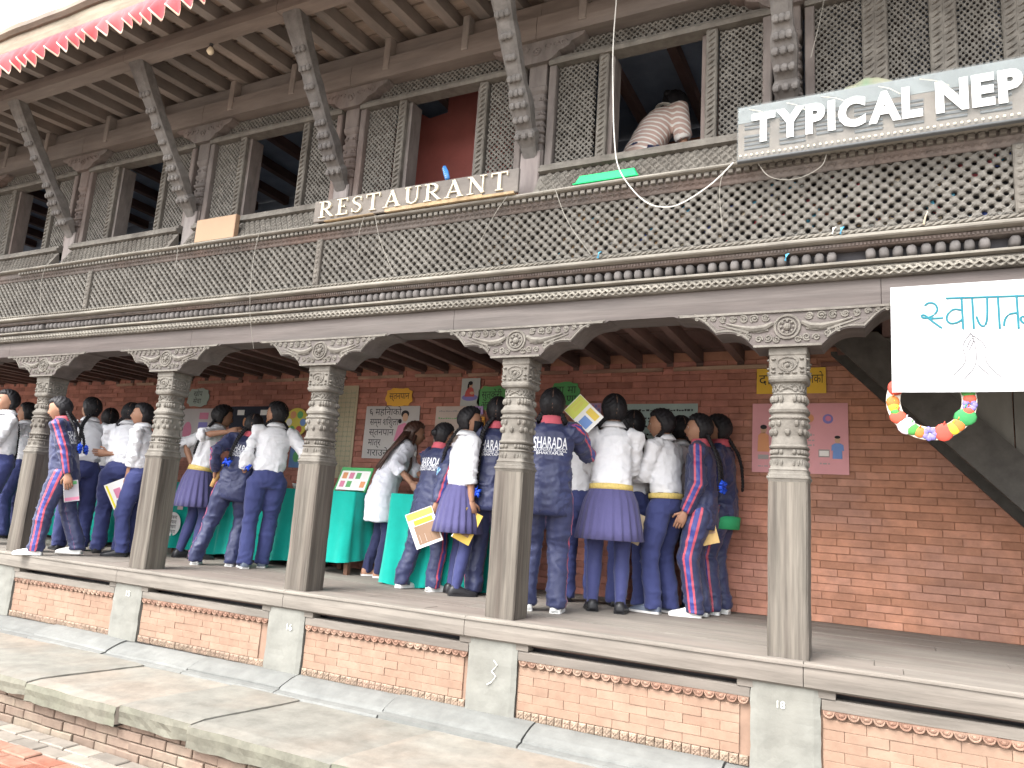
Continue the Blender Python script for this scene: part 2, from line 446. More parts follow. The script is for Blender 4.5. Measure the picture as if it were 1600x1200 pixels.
# ---- plinth: concrete piers, terracotta panels
for p in PX:
    b = MB(); x0, x1 = p - .075, p + .262
    nx, nz = 10, 12; vs = []; fs = []
    for j in range(nz + 1):
        for i in range(nx + 1):
            u, v_ = i / nx, j / nz
            e = .010 if (i in (0, nx)) else 0
            vs.append((x0 + (x1 - x0) * u + .006 * noise.noise(Vector((p + u * 3, v_ * 6, 0))), -.040 + e + .005 * noise.noise(Vector((p * 3 + u * 4, v_ * 5, 4))), -.552 + .435 * v_))
    for j in range(nz):
        for i in range(nx):
            a = j * (nx + 1) + i; fs.append((a, a + 1, a + nx + 2, a + nx + 1))
    b.add(vs, fs); b.box(x0 + .006, x1 - .006, -.024, .15, -.552, -.118)
    b.build('pier', CONC, bld, smooth=False)
sc_m = None
def scallop_mesh():
    b = MB(); n = 12
    outer = [(.028 * math.cos(t), .004 - .030 * math.sin(t)) for t in [math.pi * i / n for i in range(n + 1)]]
    poly = [(-.028, .012), (.028, .012)] + outer
    # plate with a raised rim and inner boss
    b.prism_y([(x, z) for x, z in poly][::-1], -.012, .02)
    rim = [(x * .86, -.016, z * .86 - .001) for x, z in outer]
    b.tube(rim, .0045, 5)
    b.ball((0, -.013, -.006), (.010, .006, .008), 8, 5)
    b.tube([(.014 * math.cos(t), -.014, .002 - .015 * math.sin(t)) for t in [math.pi * i / 6 for i in range(7)]], .003, 4)
    return b.mesh('scallop_tile', TERRA)
def block_mesh():
    b = MB(); b.cbox(-.0225, .0225, -.010, .03, -.024, .024, .005)
    for (dx, dz) in ((-.009, .010), (.009, .010), (-.009, -.010), (.009, -.010), (0, 0)):
        b.ball((dx, -.011, dz), (.0065, .005, .0065), 6, 4)
    return b.mesh('block_tile', TERRA_B)
SCAL, BLOCK = scallop_mesh(), block_mesh()
b = MB(); b.cbox(-.0978, .0978, -.006, .03, -.0239, .0239, .0018); PBR = b.mesh('panel_brick', BRK_P)
b = MB(); b.cbox(-.0486, .0486, -.006, .03, -.0239, .0239, .0018); PBRH = b.mesh('panel_half_brick', BRK_P)
for i in range(len(PX) - 1):
    x0, x1 = PX[i] + .270, PX[i + 1] - .083
    pan = MB(); pan.box(x0 - .01, x1 + .01, -.004, .12, -.552, -.215)
    pan = pan.build('plinth_panel', MORT, bld)
    vis = i < 6
    n = round((x1 - x0) / .0565); st = (x1 - x0) / n
    for c in range(n):
        inst('scallop_tile', SCAL, pan, (x0 + (c + .5) * st, -.012, -.222 + random.uniform(-.003, .003)), (0, random.uniform(-.05, .05), 0))
    n = round((x1 - x0) / .049); st = (x1 - x0) / n
    for c in range(n):
        inst('block_tile', BLOCK, pan, (x0 + (c + .5) * st, -.014 + random.uniform(-.003, .003), -.524), (0, random.uniform(-.03, .03), 0))
    for r in range(5):
        z = -.474 + r * .0485
        x = x0
        if r % 2:
            inst('brick', PBRH, pan, (x + .048, -.008, z)); x += .0985
        while x < x1 - .01:
            if x + .195 <= x1 + .012:
                inst('brick', PBR, pan, (x + .0975, -.008 + random.uniform(-.003, .003), z), (0, random.uniform(-.006, .006), 0)); x += .197
            elif x + .096 <= x1 + .02:
                inst('brick', PBRH, pan, (x + .048, -.008, z)); x += .0985
            else: break
    # timber strip with dark slot above
    b = MB(); b.sweep_x([(-.028, -.212), (-.030, -.168), (-.022, -.160), (.03, -.160), (.03, -.212)], x0 - .004, x1 + .004, 12, .005); b.build('timber_strip', EDGE, bld)
    for xe in (x0 + .02, x1 - .02):
        b = MB(); b.box(xe - .04, xe + .04, -.034, .05, -.159, -.118); b.build('packing_block', EDGE, bld)
b = MB(); b.box(XL, XR, .13, .16, -.55, -.1); b.build('slot_backing', WOOD_INT, bld)

# ---- gallery back wall with its bricks
wall = MB(); wall.box(XL, XR, YW + .012, YW + .25, -.1, 2.12); wall = wall.build('brick_wall', MORT_W, bld)
BL, BH = .232, .0555
b = MB(); b.cbox(-BL / 2 + .0014, BL / 2 - .0014, 0, .05, -BH / 2 + .0012, BH / 2 - .0012, .0022); WBR = b.mesh('wall_brick', BRK_W)
rest = MB(); rr = []
cnt = 0
for r in range(36):
    z = .030 + r * (BH + .001)
    off = (r % 2) * BL / 2 + random.uniform(-.03, .03)
    for c in range(int((XR - XL) / BL) + 1):
        x = XL + c * BL + off
        dy = random.uniform(-.004, .003) - (.006 if random.random() < .04 else 0)
        if -.78 < x < 1.45 and cnt < 300 and not (z > 1.98 - (x - .07) * 1.05 + .35 and x > .1):
            inst('brick', WBR, wall, (x, YW + dy, z), (0, random.uniform(-.008, .008), random.uniform(-.01, .01))); cnt += 1
        else:
            k0 = len(rest.f); rest.cbox(x - BL / 2 + .0014, x + BL / 2 - .0014, YW + dy, YW + .05, z - BH / 2 + .0012, z + BH / 2 - .0012, .0022)
            rr += [random.random()] * (len(rest.f) - k0)
o = rest.build('brickwork', BRK_W, wall, kind='stuff'); set_rnd(o.data, rr)
PLASTER = M('cracked_pale_plate', (.36, .25, .175), var=.3, scale=10, stretch=(.4, 1, 1), bump=.6, bscale=30, col2=(.17, .075, .06), amt2=.9, scale2=2.4)
x = -8.6
while x < 0.2:
    x1 = x + random.uniform(.25, .8)
    b = MB(); b.sweep_x([(YW - .022, 1.955), (YW - .026, 1.985), (YW - .005, 1.990), (YW + .01, 1.955)], x, x1, 6, .012); b.build('wall_plate_piece', PLASTER, bld); x = x1 + random.uniform(.0, .18)

# ---- gallery ceiling: joists and boards
b = MB(); b.box(-.032, .032, 0, YW - .08, 0, .095); b.box(-.028, .028, YW - .078, YW - .03, -.03, .06)
JO = b.mesh('joist', WOOD_DARK)
x = XL + .1
while x < XR:
    if not (.15 < x < 1.2):
        inst('joist', JO, bld, (x + random.uniform(-.02, .02), .07, 2.018), (random.uniform(-.004, .004), 0, random.uniform(-.012, .012)))
    else:
        inst('joist', JO, bld, (x, .07, 2.018))
    x += .282
for i in range(10):
    b = MB(); b.box(XL, XR, .06 + i * .2, .255 + i * .2, 2.114 + (i % 3) * .003, 2.135); b.build('ceiling_board', WOOD_DARK, bld)

# ---- stairs climbing along the back wall at the right
STG = M('stair_wood', (.062, .058, .052), var=.3, scale=8, bump=.4, col2=(.085, .08, .07), amt2=.6)
stair = inst('staircase', None, bld, (1.0, 1.45, 0))
sx, sz = 1.0, -1.045
def on(x, z0): return (x, z0 + (x - .08) * sz)
for y0, tag in ((1.30, 'stringer'), (1.86, 'stringer')):
    b = MB(); b.prism_y([(.00, 2.03), (1.95, -.008), (1.95, .36), (.33, 2.05), (.0, 2.05)], y0, y0 + .045); b.build(tag, STG, stair)
for i in range(10):
    x = .22 + i * .185; z = 1.93 - i * .193
    b = MB(); b.box(x - .02, x + .21, 1.374, 1.858, z - .02, z + .012); b.build('tread', STG, stair)
    b = MB(); b.box(x + .188, x + .205, 1.376, 1.855, z - .20, z - .022); b.build('riser', STG, stair)
SHUT = M('grey_boarding', (.115, .112, .10), var=.25, scale=7, stretch=(1, 1, .3), bump=.4, col2=(.12, .115, .10), amt2=.6)
for i in range(5):
    x0 = .30 + i * .4
    zt = 2.015; zb = max(.0, 1.95 - (x0 - .08) * 1.045 + .15)
    b = MB(); b.prism_y([(x0, zb), (x0 + .392, max(.0, zb - .41)), (x0 + .392, zt), (x0, zt)], 1.348, 1.372); b.build('stair_boarding', SHUT, stair)

# ---- gallery pillars
def superring(cx, cy, z, a, bb, e, n=24):
    out = []
    for i in range(n):
        t = 2 * math.pi * (i + .5) / n; c, s_ = math.cos(t), math.sin(t)
        out.append((cx + a * math.copysign(abs(c) ** (2 / e), c), cy + bb * math.copysign(abs(s_) ** (2 / e), s_), z))
    return out
def pillar_meshes():
    # local: centred on x=0,y=.102
    cy = .102; b = MB(); nseg = 22; rings = []
    for k in range(nseg + 1):
        z = .002 + .92 * k / nseg
        h = .101 + .0025 * noise.noise(Vector((z * 5, 0, 0))); c = .010
        r = []
        for (sx_, sy_) in ((-1, -1), (1, -1), (1, 1), (-1, 1)):
            j = .003 * noise.noise(Vector((sx_ * 3, sy_ * 5, z * 9)))
            p1 = (sx_ * (h - c) + j, cy + sy_ * h, z); p2 = (sx_ * h, cy + sy_ * (h - c) + j, z)
            r += [p1, p2] if (sx_, sy_) in ((1, -1), (-1, 1)) else [p2, p1]
        rings.append(r)
    b.loft(rings)
    shaft = b.mesh('pillar', WOOD_Z)
    b = MB()
    prof = [(.905, .099, 14), (.922, .106, 12), (.928, .111, 10), (.938, .111, 10), (.941, .105, 9), (.952, .105, 9), (.956, .100, 9), (.968, .100, 9), (.974, .103, 9), (.982, .096, 9), (.990, .093, 8),
            (1.035, .094, 5), (1.043, .101, 5), (1.050, .099, 5), (1.054, .088, 4), (1.088, .088, 4), (1.092, .099, 4), (1.10, .103, 4), (1.108, .098, 4), (1.113, .093, 4), (1.16, .088, 4), (1.205, .093, 4),
            (1.248, .095, 4), (1.254, .100, 4), (1.262, .102, 4), (1.270, .094, 4), (1.28, .093, 4), (1.290, .103, 4), (1.305, .106, 4), (1.318, .097, 4), (1.335, .088, 4), (1.345, .084, 4), (1.385, .082, 4), (1.395, .088, 4),
            (1.402, .082, 4), (1.425, .079, 4), (1.452, .086, 4), (1.460, .100, 6), (1.472, .105, 7), (1.487, .105, 8), (1.493, .098, 10), (1.50, .098, 14), (1.605, .098, 16), (1.612, .102, 18), (1.65, .102, 18)]
    b.loft([superring(0, cy, z, h, h, e, 28) for z, h, e in prof])
    def around(n, rad, fn):
        for i in range(n):
            t = 2 * math.pi * (i + .5) / n; c, s_ = math.cos(t), math.sin(t); e = 4
            x, y = rad * math.copysign(abs(c) ** (2 / e), c), rad * math.copysign(abs(s_) ** (2 / e), s_)
            fn(x, cy + y, t)
    around(24, .091, lambda x, y, t: b.ball((x, y, 1.071), (.011, .011, .014), 7, 5))
    around(20, .088, lambda x, y, t: b.ball((x, y, 1.365), (.0135, .0135, .021), 7, 5))
    around(28, .095, lambda x, y, t: b.ball((x, y, 1.012), (.008, .008, .017), 6, 4))
    around(32, .100, lambda x, y, t: b.ball((x, y, 1.481), (.007, .007, .008), 5, 4))
    around(36, .100, lambda x, y, t: b.ball((x, y, 1.258), (.006, .006, .006), 5, 3))
    for k in range(12):                                             # petals on the drum
        t = 2 * math.pi * k / 12; e = 4
        for z0, s1 in ((1.18, 1), (1.228, -1)):
            c, s_ = math.cos(t + (s1 < 0) * .26), math.sin(t + (s1 < 0) * .26)
            x, y = .0905 * math.copysign(abs(c) ** .5, c), .0905 * math.copysign(abs(s_) ** .5, s_)
            b.ball((x, cy + y, z0), (.017, .017, .020), 6, 5)
    for k in range(16):                                             # diagonal braid band
        for s1 in (1, -1):
            pts = []
            for q in range(4):
                t = 2 * math.pi * (k + s1 * (q / 3 - .5)) / 16; c, s_ = math.cos(t), math.sin(t)
                pts.append((.085 * math.copysign(abs(c) ** .5, c), cy + .085 * math.copysign(abs(s_) ** .5, s_), 1.406 + .044 * q / 3))
            b.tube(pts, .004, 4)
    for (dx, dy) in ((0, -1), (1, 0), (-1, 0)):                     # carved medallion on each face of the block
        def P(u, z, d=.100): return (u, cy - d, z) if dy else (dx * d, cy + u * dx, z)
        b.tube([P(.052 * math.sin(t) * (1 - .2 * math.cos(t)), 1.552 - .040 * math.cos(t) + .006) for t in np.linspace(0, 2 * math.pi, 15)], .0055, 5)
        b.tube([P(.028 * math.sin(t), 1.55 - .024 * math.cos(t)) for t in np.linspace(0, 2 * math.pi, 11)], .0055, 5)
        b.ball(P(0, 1.55), (.012, .012, .012), 7, 5)
        for u in (-.062, .062):
            for z in (1.512, 1.535, 1.585): b.ball(P(u + .012 * math.copysign(1, u), z), (.013, .012, .007), 6, 4)
        for u in (-.035, 0, .035): b.ball(P(u, 1.508), (.016, .010, .006), 6, 4)
    neck = b.mesh('carved_neck', WOOD_CARV)
    return shaft, neck
SH, NK = pillar_meshes()
for p in PX:
    o = inst('pillar', SH, bld, (p + PW / 2, 0, 0)); inst('carved_neck', NK, o, (p + PW / 2, 0, 0))

# ---- scalloped brackets over the pillars
def arcpts(x0, z0, x1, z1, bulge, n=9):
    # arc from p0 to p1 bowing up-left (towards the bracket body)
    out = []
    for i in range(n + 1):
        t = i / n; x = x0 + (x1 - x0) * t; z = z0 + (z1 - z0) * t
        nx, nz = -(z1 - z0), (x1 - x0); l = math.hypot(nx, nz); s_ = math.sin(math.pi * t) * bulge
        out.append((x + nx / l * s_, z + nz / l * s_))
    return out
def bracket_meshes():
    right = [(.175, 1.652), (.185, 1.665)] + arcpts(.185, 1.665, .388, 1.740, .034)[1:] + arcpts(.392, 1.742, .612, 1.852, .036)[1:] + [(.640, 1.8635)]
    poly = [(-x, z) for x, z in right[::-1]] + right            # bottom outline, left to right
    b = MB(); n = len(poly)
    vs = []; fs = []
    for y in (-.012, .205):
        for x, z in poly: vs.append((x, y, z))
        for x, z in poly: vs.append((x, y, 1.8640))
    for i in range(n - 1):
        fs.append((i, i + 1, n + i + 1, n + i)); fs.append((2 * n + i + 1, 2 * n + i, 3 * n + i, 3 * n + i + 1)); fs.append((i + 1, i, 2 * n + i, 2 * n + i + 1))
    fs.append((0, n, 3 * n, 2 * n)); fs.append((n - 1, 3 * n - 1, 4 * n - 1, 2 * n - 1))
    b.add(vs, fs)
    body = b.mesh('bracket', WOOD_X)
    b = MB(); y = -.014
    def ring(cx, cz, r, th, sq=1.0): b.tube([(cx + r * math.sin(t), y, cz + r * sq * math.cos(t)) for t in np.linspace(0, 2 * math.pi, 18)], th, 5)
    def spiral(cx, cz, r, th, hand, turns=1.6, ph=0):
        n = 20; b.tube([(cx + hand * r * (1 - .8 * i / n) * math.cos(ph + turns * 2 * math.pi * i / n), y, cz + r * (1 - .8 * i / n) * math.sin(ph + turns * 2 * math.pi * i / n)) for i in range(n + 1)], th, 5)
    b.box(-.178, .178, -.026, -.012, 1.651, 1.664)
    b.box(-.60, .60, -.022, -.012, 1.849, 1.862)
    ring(0, 1.765, .066, .009); ring(0, 1.765, .046, .007); b.ball((0, y, 1.765), (.022, .018, .022), 10, 6)
    for k in range(8): b.ball((.034 * math.cos(k * math.pi / 4), y, 1.765 + .034 * math.sin(k * math.pi / 4)), (.010, .010, .010), 6, 4)
    for s_ in (-1, 1):
        # winged shape beside the medallion
        b.tube([(s_ * x, y, z) for x, z in ((.075, 1.79), (.12, 1.765), (.18, 1.76), (.25, 1.775), (.33, 1.80))], [.012, .020, .019, .012, .004], 7)
        for q in range(4): b.tube([(s_ * (.10 + q * .035), y, 1.752 - .004 * q), (s_ * (.15 + q * .045), y, 1.742 + .008 * q), (s_ * (.22 + q * .05), y, 1.752 + .014 * q)], [.008, .007, .003], 5)
        for cx, cz, r in ((.115, 1.825, .022), (.175, 1.822, .025), (.235, 1.822, .024), (.295, 1.826, .021), (.350, 1.828, .020), (.405, 1.832, .017), (.455, 1.836, .013), (.50, 1.839, .010)):
            spiral(s_ * cx, cz, r, .006, s_, 1.7, cx * 30); b.ball((s_ * cx, y, cz), (.007, .009, .007), 6, 4)
        for cx, cz, r in ((.055, 1.695, .020), (.10, 1.705, .022), (.15, 1.70, .020), (.205, 1.722, .018), (.26, 1.745, .017)):
            spiral(s_ * cx, cz, r, .0055, -s_, 1.5, cx * 40)
        # beaded border following the scallops
        pts = [(s_ * x, z + .012) for x, z in right[2:-1]]
        b.tube([(x, y, z) for x, z in pts], .006, 5)
        pts2 = [(s_ * x - s_ * .006, z + .026) for x, z in right[3:-4]]
        b.tube([(x, y + .003, z) for x, z in pts2], .004, 4)
    carv = b.mesh('bracket_carving', WOOD_CARV)
    return body, carv
BR, BRC = bracket_meshes()
for p in PX:
    o = inst('bracket', BR, bld, (p + PW / 2, 0, 0)); inst('carving', BRC, o, (p + PW / 2, 0, 0))
# front faces of brackets are carved and pale: a thin carved facing
# ---- lintel
lx = [XL, -7.52, -4.9, -2.3, .35, XR]
for i in range(len(lx) - 1):
    b = MB(); b.sweep_x([(0, 1.866), (-.004, 1.94), (0, 2.012), (.2, 2.012), (.2, 1.866)], lx[i] + .0015, lx[i + 1] - .0015, 30, .005); b.build('lintel', WOOD_X, bld)

# ---- carved courses above the lintel
def course(name, prof, m, segs=5, wob=.004):
    e = [XL] + sorted(random.uniform(XL + 1, XR - 1) for _ in range(segs)) + [XR]
    for i in range(len(e) - 1):
        b = MB(); b.sweep_x(prof, e[i] + .001, e[i + 1] - .001, 40, wob); b.build(name, m, bld)
course('braided_course', [(-.018, 2.013), (-.030, 2.018), (-.032, 2.075), (-.020, 2.083), (.1, 2.083), (.1, 2.013)], WOOD_CARV)
b = MB(); n = int((XR - XL) / .012)
for ph in (0, 2.1, 4.2):
    pts = [(XL + .012 * i, -.036 - .008 * math.cos(2 * (i * .012 * 2 * math.pi / .135 + ph)), 2.046 + .021 * math.sin(i * .012 * 2 * math.pi / .135 + ph)) for i in range(n)]
    b.tube(pts, (.0085), 5)
b.build('braid_carving', WOOD_PALE, bld, kind='stuff')
course('fillet', [(-.030, 2.084), (-.062, 2.089), (-.064, 2.100), (-.05, 2.106), (.1, 2.106), (.1, 2.084)], WOOD_PALE)
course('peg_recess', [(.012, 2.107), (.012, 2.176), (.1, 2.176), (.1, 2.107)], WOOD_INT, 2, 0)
b = MB(); b.loft([superring(0, 0, z, a, d, 3.2, 12) for z, a, d in ((-.030, .010, .02), (-.027, .019, .038), (-.015, .0245, .046), (0, .026, .048), (.015, .0245, .046), (.026, .019, .038), (.030, .010, .02))])
PEG = b.mesh('peg', M('peg_wood', (.12, .111, .106), var=.25, scale=20, bump=.4, rnd=.15), smooth=True)
x = XL + .03
while x < XR:
    st = .0585 if x < -2.2 else .0645
    if not (.14 < x < .27 or .58 < x < .62) and random.random() > .012:
        inst('peg', PEG, bld, (x, -.008 + random.uniform(-.006, .004), 2.141), (0, random.uniform(-.12, .12), random.uniform(-.1, .1)))
    x += st + random.uniform(-.002, .002)
course('notched_band', [(-.052, 2.177), (-.058, 2.182), (-.066, 2.200), (-.058, 2.204), (.1, 2.204), (.1, 2.177)], WOOD_UP)
b = MB(); x = XL
while x < XR:
    b.box(x, x + .010, -.070, -.056, 2.184, 2.199); x += .019
b.build('notch_teeth', WOOD_UP, bld, kind='stuff')
course('pale_ledge', [(-.072, 2.205), (-.105, 2.209), (-.112, 2.216), (-.112, 2.226), (-.100, 2.229), (-.096, 2.238), (-.085, 2.240), (.05, 2.240), (.05, 2.205)], WOOD_PALE)
course('leaf_course', [(-.080, 2.241), (-.090, 2.246), (-.082, 2.264), (.03, 2.264), (.03, 2.241)], WOOD_PALE)
b = MB(); x = XL
while x < XR:
    b.tube([(x, -.091, 2.244), (x + .022, -.094, 2.254), (x + .044, -.086, 2.264)], [.003, .008, .003], 5); x += .036
b.build('leaf_carving', WOOD_PALE, bld, kind='stuff')

# ---- pierced lattice band
def lattice_cells(b, x0, x1, z0, z1, y, pitch, hole, depth, boss=True):
    hp = pitch / 2; nz = int(round((z1 - z0) / hp)); st = (z1 - z0) / nz
    for r in range(nz + 1):
        zc = z0 + r * st; xx = x0 + (r % 2) * hp
        k = 0
        while xx <= x1 + 1e-6:
            out = []; inn = []; mid = []; ox_, oz_ = random.uniform(-.0015, .0015), random.uniform(-.0015, .0015)
            jit = random.uniform(.80, 1.12)
            for q in range(8):
                t = q * math.pi / 4; rad = hp if q % 2 == 0 else hp / math.sqrt(2)
                cx, cz = math.cos(t) * rad, math.sin(t) * rad * st / hp
                out.append((min(max(xx + cx, x0), x1), y, min(max(zc + cz, z0), z1)))
                inn.append((min(max(xx + ox_ + math.cos(t) * hole * jit, x0), x1), y + .004, min(max(zc + oz_ + math.sin(t) * hole * jit, z0), z1)))
                mid.append((min(max(xx + math.cos(t) * (hole + rad) * .5, x0), x1), y - (.006 if q % 2 else .001), min(max(zc + math.sin(t) * (hole + rad) * .5, z0), z1)))
            back = [(p[0], y + depth, p[2]) for p in inn]
            vs = out + mid + inn + back; fs = []
            for q in range(8):
                p = (q + 1) % 8
                if boss: fs += [(q, p, 8 + p, 8 + q), (8 + q, 8 + p, 16 + p, 16 + q)]
                else: fs += [(q, p, 16 + p, 16 + q)]
                fs.append((16 + q, 16 + p, 24 + p, 24 + q))
            b.add(vs, fs)
            xx += pitch
LX_ = [XL, -11.8, -9.0, -6.3, -3.52, .98, XR]
for i in range(len(LX_) - 1):
    b = MB(); lattice_cells(b, LX_[i] + .025, LX_[i + 1] - .025, 2.264, 2.632, -.066, .064, .0143, .026)
    b.build('lattice_band', WOOD_LAT, bld, kind='stuff')
    b = MB(); b.cbox(LX_[i] - .026, LX_[i] + .026, -.094, -.02, 2.262, 2.634, .008)
    for k in range(9): b.ball((LX_[i], -.092, 2.285 + k * .041), (.017, .010, .015), 7, 4)
    b.build('lattice_post', WOOD_CARV, bld)
course('shadow_cornice', [(-.070, 2.633), (-.078, 2.640), (-.086, 2.655), (-.100, 2.668), (-.104, 2.676), (.02, 2.676), (.02, 2.633)], WOOD_UP)
b = MB(); x = XL
while x < XR:
    b.tube([(x + .016 * math.cos(t), -.089 - .012 * (math.sin(t)), 2.655 + .010 * math.sin(t)) for t in np.linspace(0, 2 * math.pi, 7)], .0038, 4); x += .040
b.build('cornice_carving', WOOD_UP, bld, kind='stuff')
course('dentil_back', [(-.105, 2.677), (-.105, 2.707), (.02, 2.707), (.02, 2.677)], WOOD_UP, 3, 0)
b = MB(); b.cbox(-.0155, .0155, -.020, .012, 0, .027, .004); DEN = b.mesh('dentil', WOOD_CARV)
x = XL + .02; k = 0
dent = MB()
while x < XR:
    if -7.4 < x < 1.5: inst('dentil', DEN, bld, (x, -.112, 2.678))
    x += .046
course('cornice_ledge', [(-.120, 2.708), (-.150, 2.713), (-.156, 2.720), (-.154, 2.729), (-.140, 2.734), (.05, 2.734), (.05, 2.708)], WOOD_PALE, 5, .006)

# ---- what lies behind the lattice band: a dark floor space with litter
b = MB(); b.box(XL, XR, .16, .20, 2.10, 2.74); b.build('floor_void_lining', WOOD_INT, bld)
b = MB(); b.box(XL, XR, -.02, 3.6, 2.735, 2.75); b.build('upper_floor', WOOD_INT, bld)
# ================================================================== UPPER STOREY
YU = .06                                # front plane of the window joinery
def upper_pillar_mesh():
    b = MB(); cy = .12; h = .086
    prof = [(2.735, h, 18), (3.13, h, 18), (3.14, h * .86, 6), (3.19, h * .80, 6), (3.20, h * .95, 6), (3.215, h * .95, 6), (3.225, h * .8, 6), (3.27, h * .74, 5), (3.28, h * .9, 5), (3.295, h * .9, 5), (3.305, h * .76, 5), (3.37, h * .72, 5),
            (3.38, h * .88, 5), (3.40, h * .9, 5), (3.41, h * .76, 5), (3.45, h * .72, 5), (3.47, h * .86, 5), (3.49, h * .86, 5), (3.50, h * .72, 5), (3.58, h * .70, 5), (3.60, h * .85, 6), (3.63, h * .9, 8), (3.64, h * .82, 12), (3.97, h * .82, 18)]
    b.loft([superring(0, cy, z, a, a, e, 24) for z, a, e in prof])
    for z, a in ((3.25, .066), (3.34, .064), (3.43, .064), (3.54, .062)):
        for i in range(16):
            t = 2 * math.pi * (i + .5) / 16; c, s_ = math.cos(t), math.sin(t)
            b.ball((a * math.copysign(abs(c) ** .5, c), cy + a * math.copysign(abs(s_) ** .5, s_), z), (.012, .012, .016), 6, 4)
    return b.mesh('upper_pillar', WOOD_UP)
def capital_mesh():
    b = MB()
    side = [(.09, 3.80), (.12, 3.815), (.15, 3.835), (.17, 3.86), (.205, 3.868), (.245, 3.885), (.265, 3.915), (.31, 3.925), (.35, 3.945), (.36, 3.968)]
    poly = [(-x, z) for x, z in side[::-1]] + side
    b.prism_y(poly, .012, .20)
    b.tube([(.028 * math.sin(t), .010, 3.888 + .028 * math.cos(t)) for t in np.linspace(0, 2 * math.pi, 12)], .006, 5)
    b.ball((0, .010, 3.888), (.012, .01, .012), 7, 4)
    for s_ in (-1, 1):
        for cx in (.085, .15, .21): b.tube([(s_ * (cx + .022 * math.cos(t)), .010, 3.915 + .020 * math.sin(t)) for t in np.linspace(0, 5, 9)], .005, 4)
    return b.mesh('capital_bracket', WOOD_UP)
UPM, CAPM = upper_pillar_mesh(), capital_mesh()
def strut_mesh():
    # carved roof strut: from the pillar foot block out and up to the eaves purlin
    b = MB(); p0 = np.array((0, .035, 3.08)); p1 = np.array((0, -.70, 4.17)); d = p1 - p0; L_ = np.linalg.norm(d); d /= L_
    nrm = np.array((0, -d[2], d[1]))   # outward and down normal
    prof = [(0, .052, .030), (.06, .056, .036), (.10, .070, .050), (.13, .074, .056), (.15, .060, .045), (.20, .066, .056), (.26, .074, .062), (.32, .070, .056), (.36, .058, .046), (.42, .056, .046), (.52, .060, .05), (.60, .064, .056), (.66, .060, .05), (.74, .066, .056), (.84, .072, .06), (.92, .080, .058), (1.0, .086, .05)]
    rings = []
    for t, a, c in prof:
        o = p0 + d * L_ * t - nrm * .0
        rings.append([o + np.array((1, 0, 0)) * a * sx_ + nrm * c * sy_ for sx_, sy_ in ((-1, -.7), (-.75, -1), (.75, -1), (1, -.7), (1, .7), (.65, 1), (-.65, 1), (-1, .7))])
    b.loft(rings)
    b.smooth = False
    for t, w_, c in ((.20, .05, .062), (.27, .055, .066), (.33, .045, .06), (.60, .035, .06), (.12, .065, .056), (.40, .04, .05), (.50, .03, .05), (.70, .045, .055), (.80, .05, .06)):
        for s_ in (-1, 0, 1):
            o = p0 + d * L_ * t + nrm * c * .95
            b.ball(o + np.array((s_ * w_ * .8, 0, 0)), (.024, .020, .028), 7, 5)
    return b.mesh('roof_strut', M('strut_wood', (.145, .135, .126), var=.3, scale=14, bump=.6, bscale=60, col2=(.08, .072, .07), amt2=.7))
STRM = strut_mesh()
UPX = [-12.1] + PX
FOOT = M('plain_foot_board', (.21, .19, .18), var=.3, scale=12, stretch=(1, 1, .2), bump=.6, bscale=40, col2=(.20, .15, .14), amt2=.6)
for p in UPX:
    c = p + PW / 2
    o = inst('upper_pillar', UPM, bld, (c, 0, 0)); inst('capital_bracket', CAPM, o, (c, 0, 0))
    b = MB(); b.cbox(c - .075, c + .075, .008, .034, 2.735, 3.12, .008); b.build('foot_board', FOOT, bld)
    inst('roof_strut', STRM, bld, (c, 0, 0))
for i in range(len(UPX) - 1):
    b = MB(); b.sweep_x([(-.015, 3.972), (-.020, 4.06), (-.015, 4.145), (.2, 4.145), (.2, 3.972)], UPX[i] + .1 + .002, UPX[i + 1] + .1 - .002, 14, .006); b.build('wall_plate', WOOD_UPX, bld)
    b = MB(); b.box(UPX[i] + .1, UPX[i + 1] + .098, .05, .19, 4.147, 4.30); b.build('upper_plate', WOOD_UPX, bld)
    for k in range(2):
        x = UPX[i] + .45 + k * .72; b = MB(); b.cbox(x - .028, x + .028, -.03, .048, 4.03, 4.31, .006); b.build('plate_stub', RAFTER, bld)

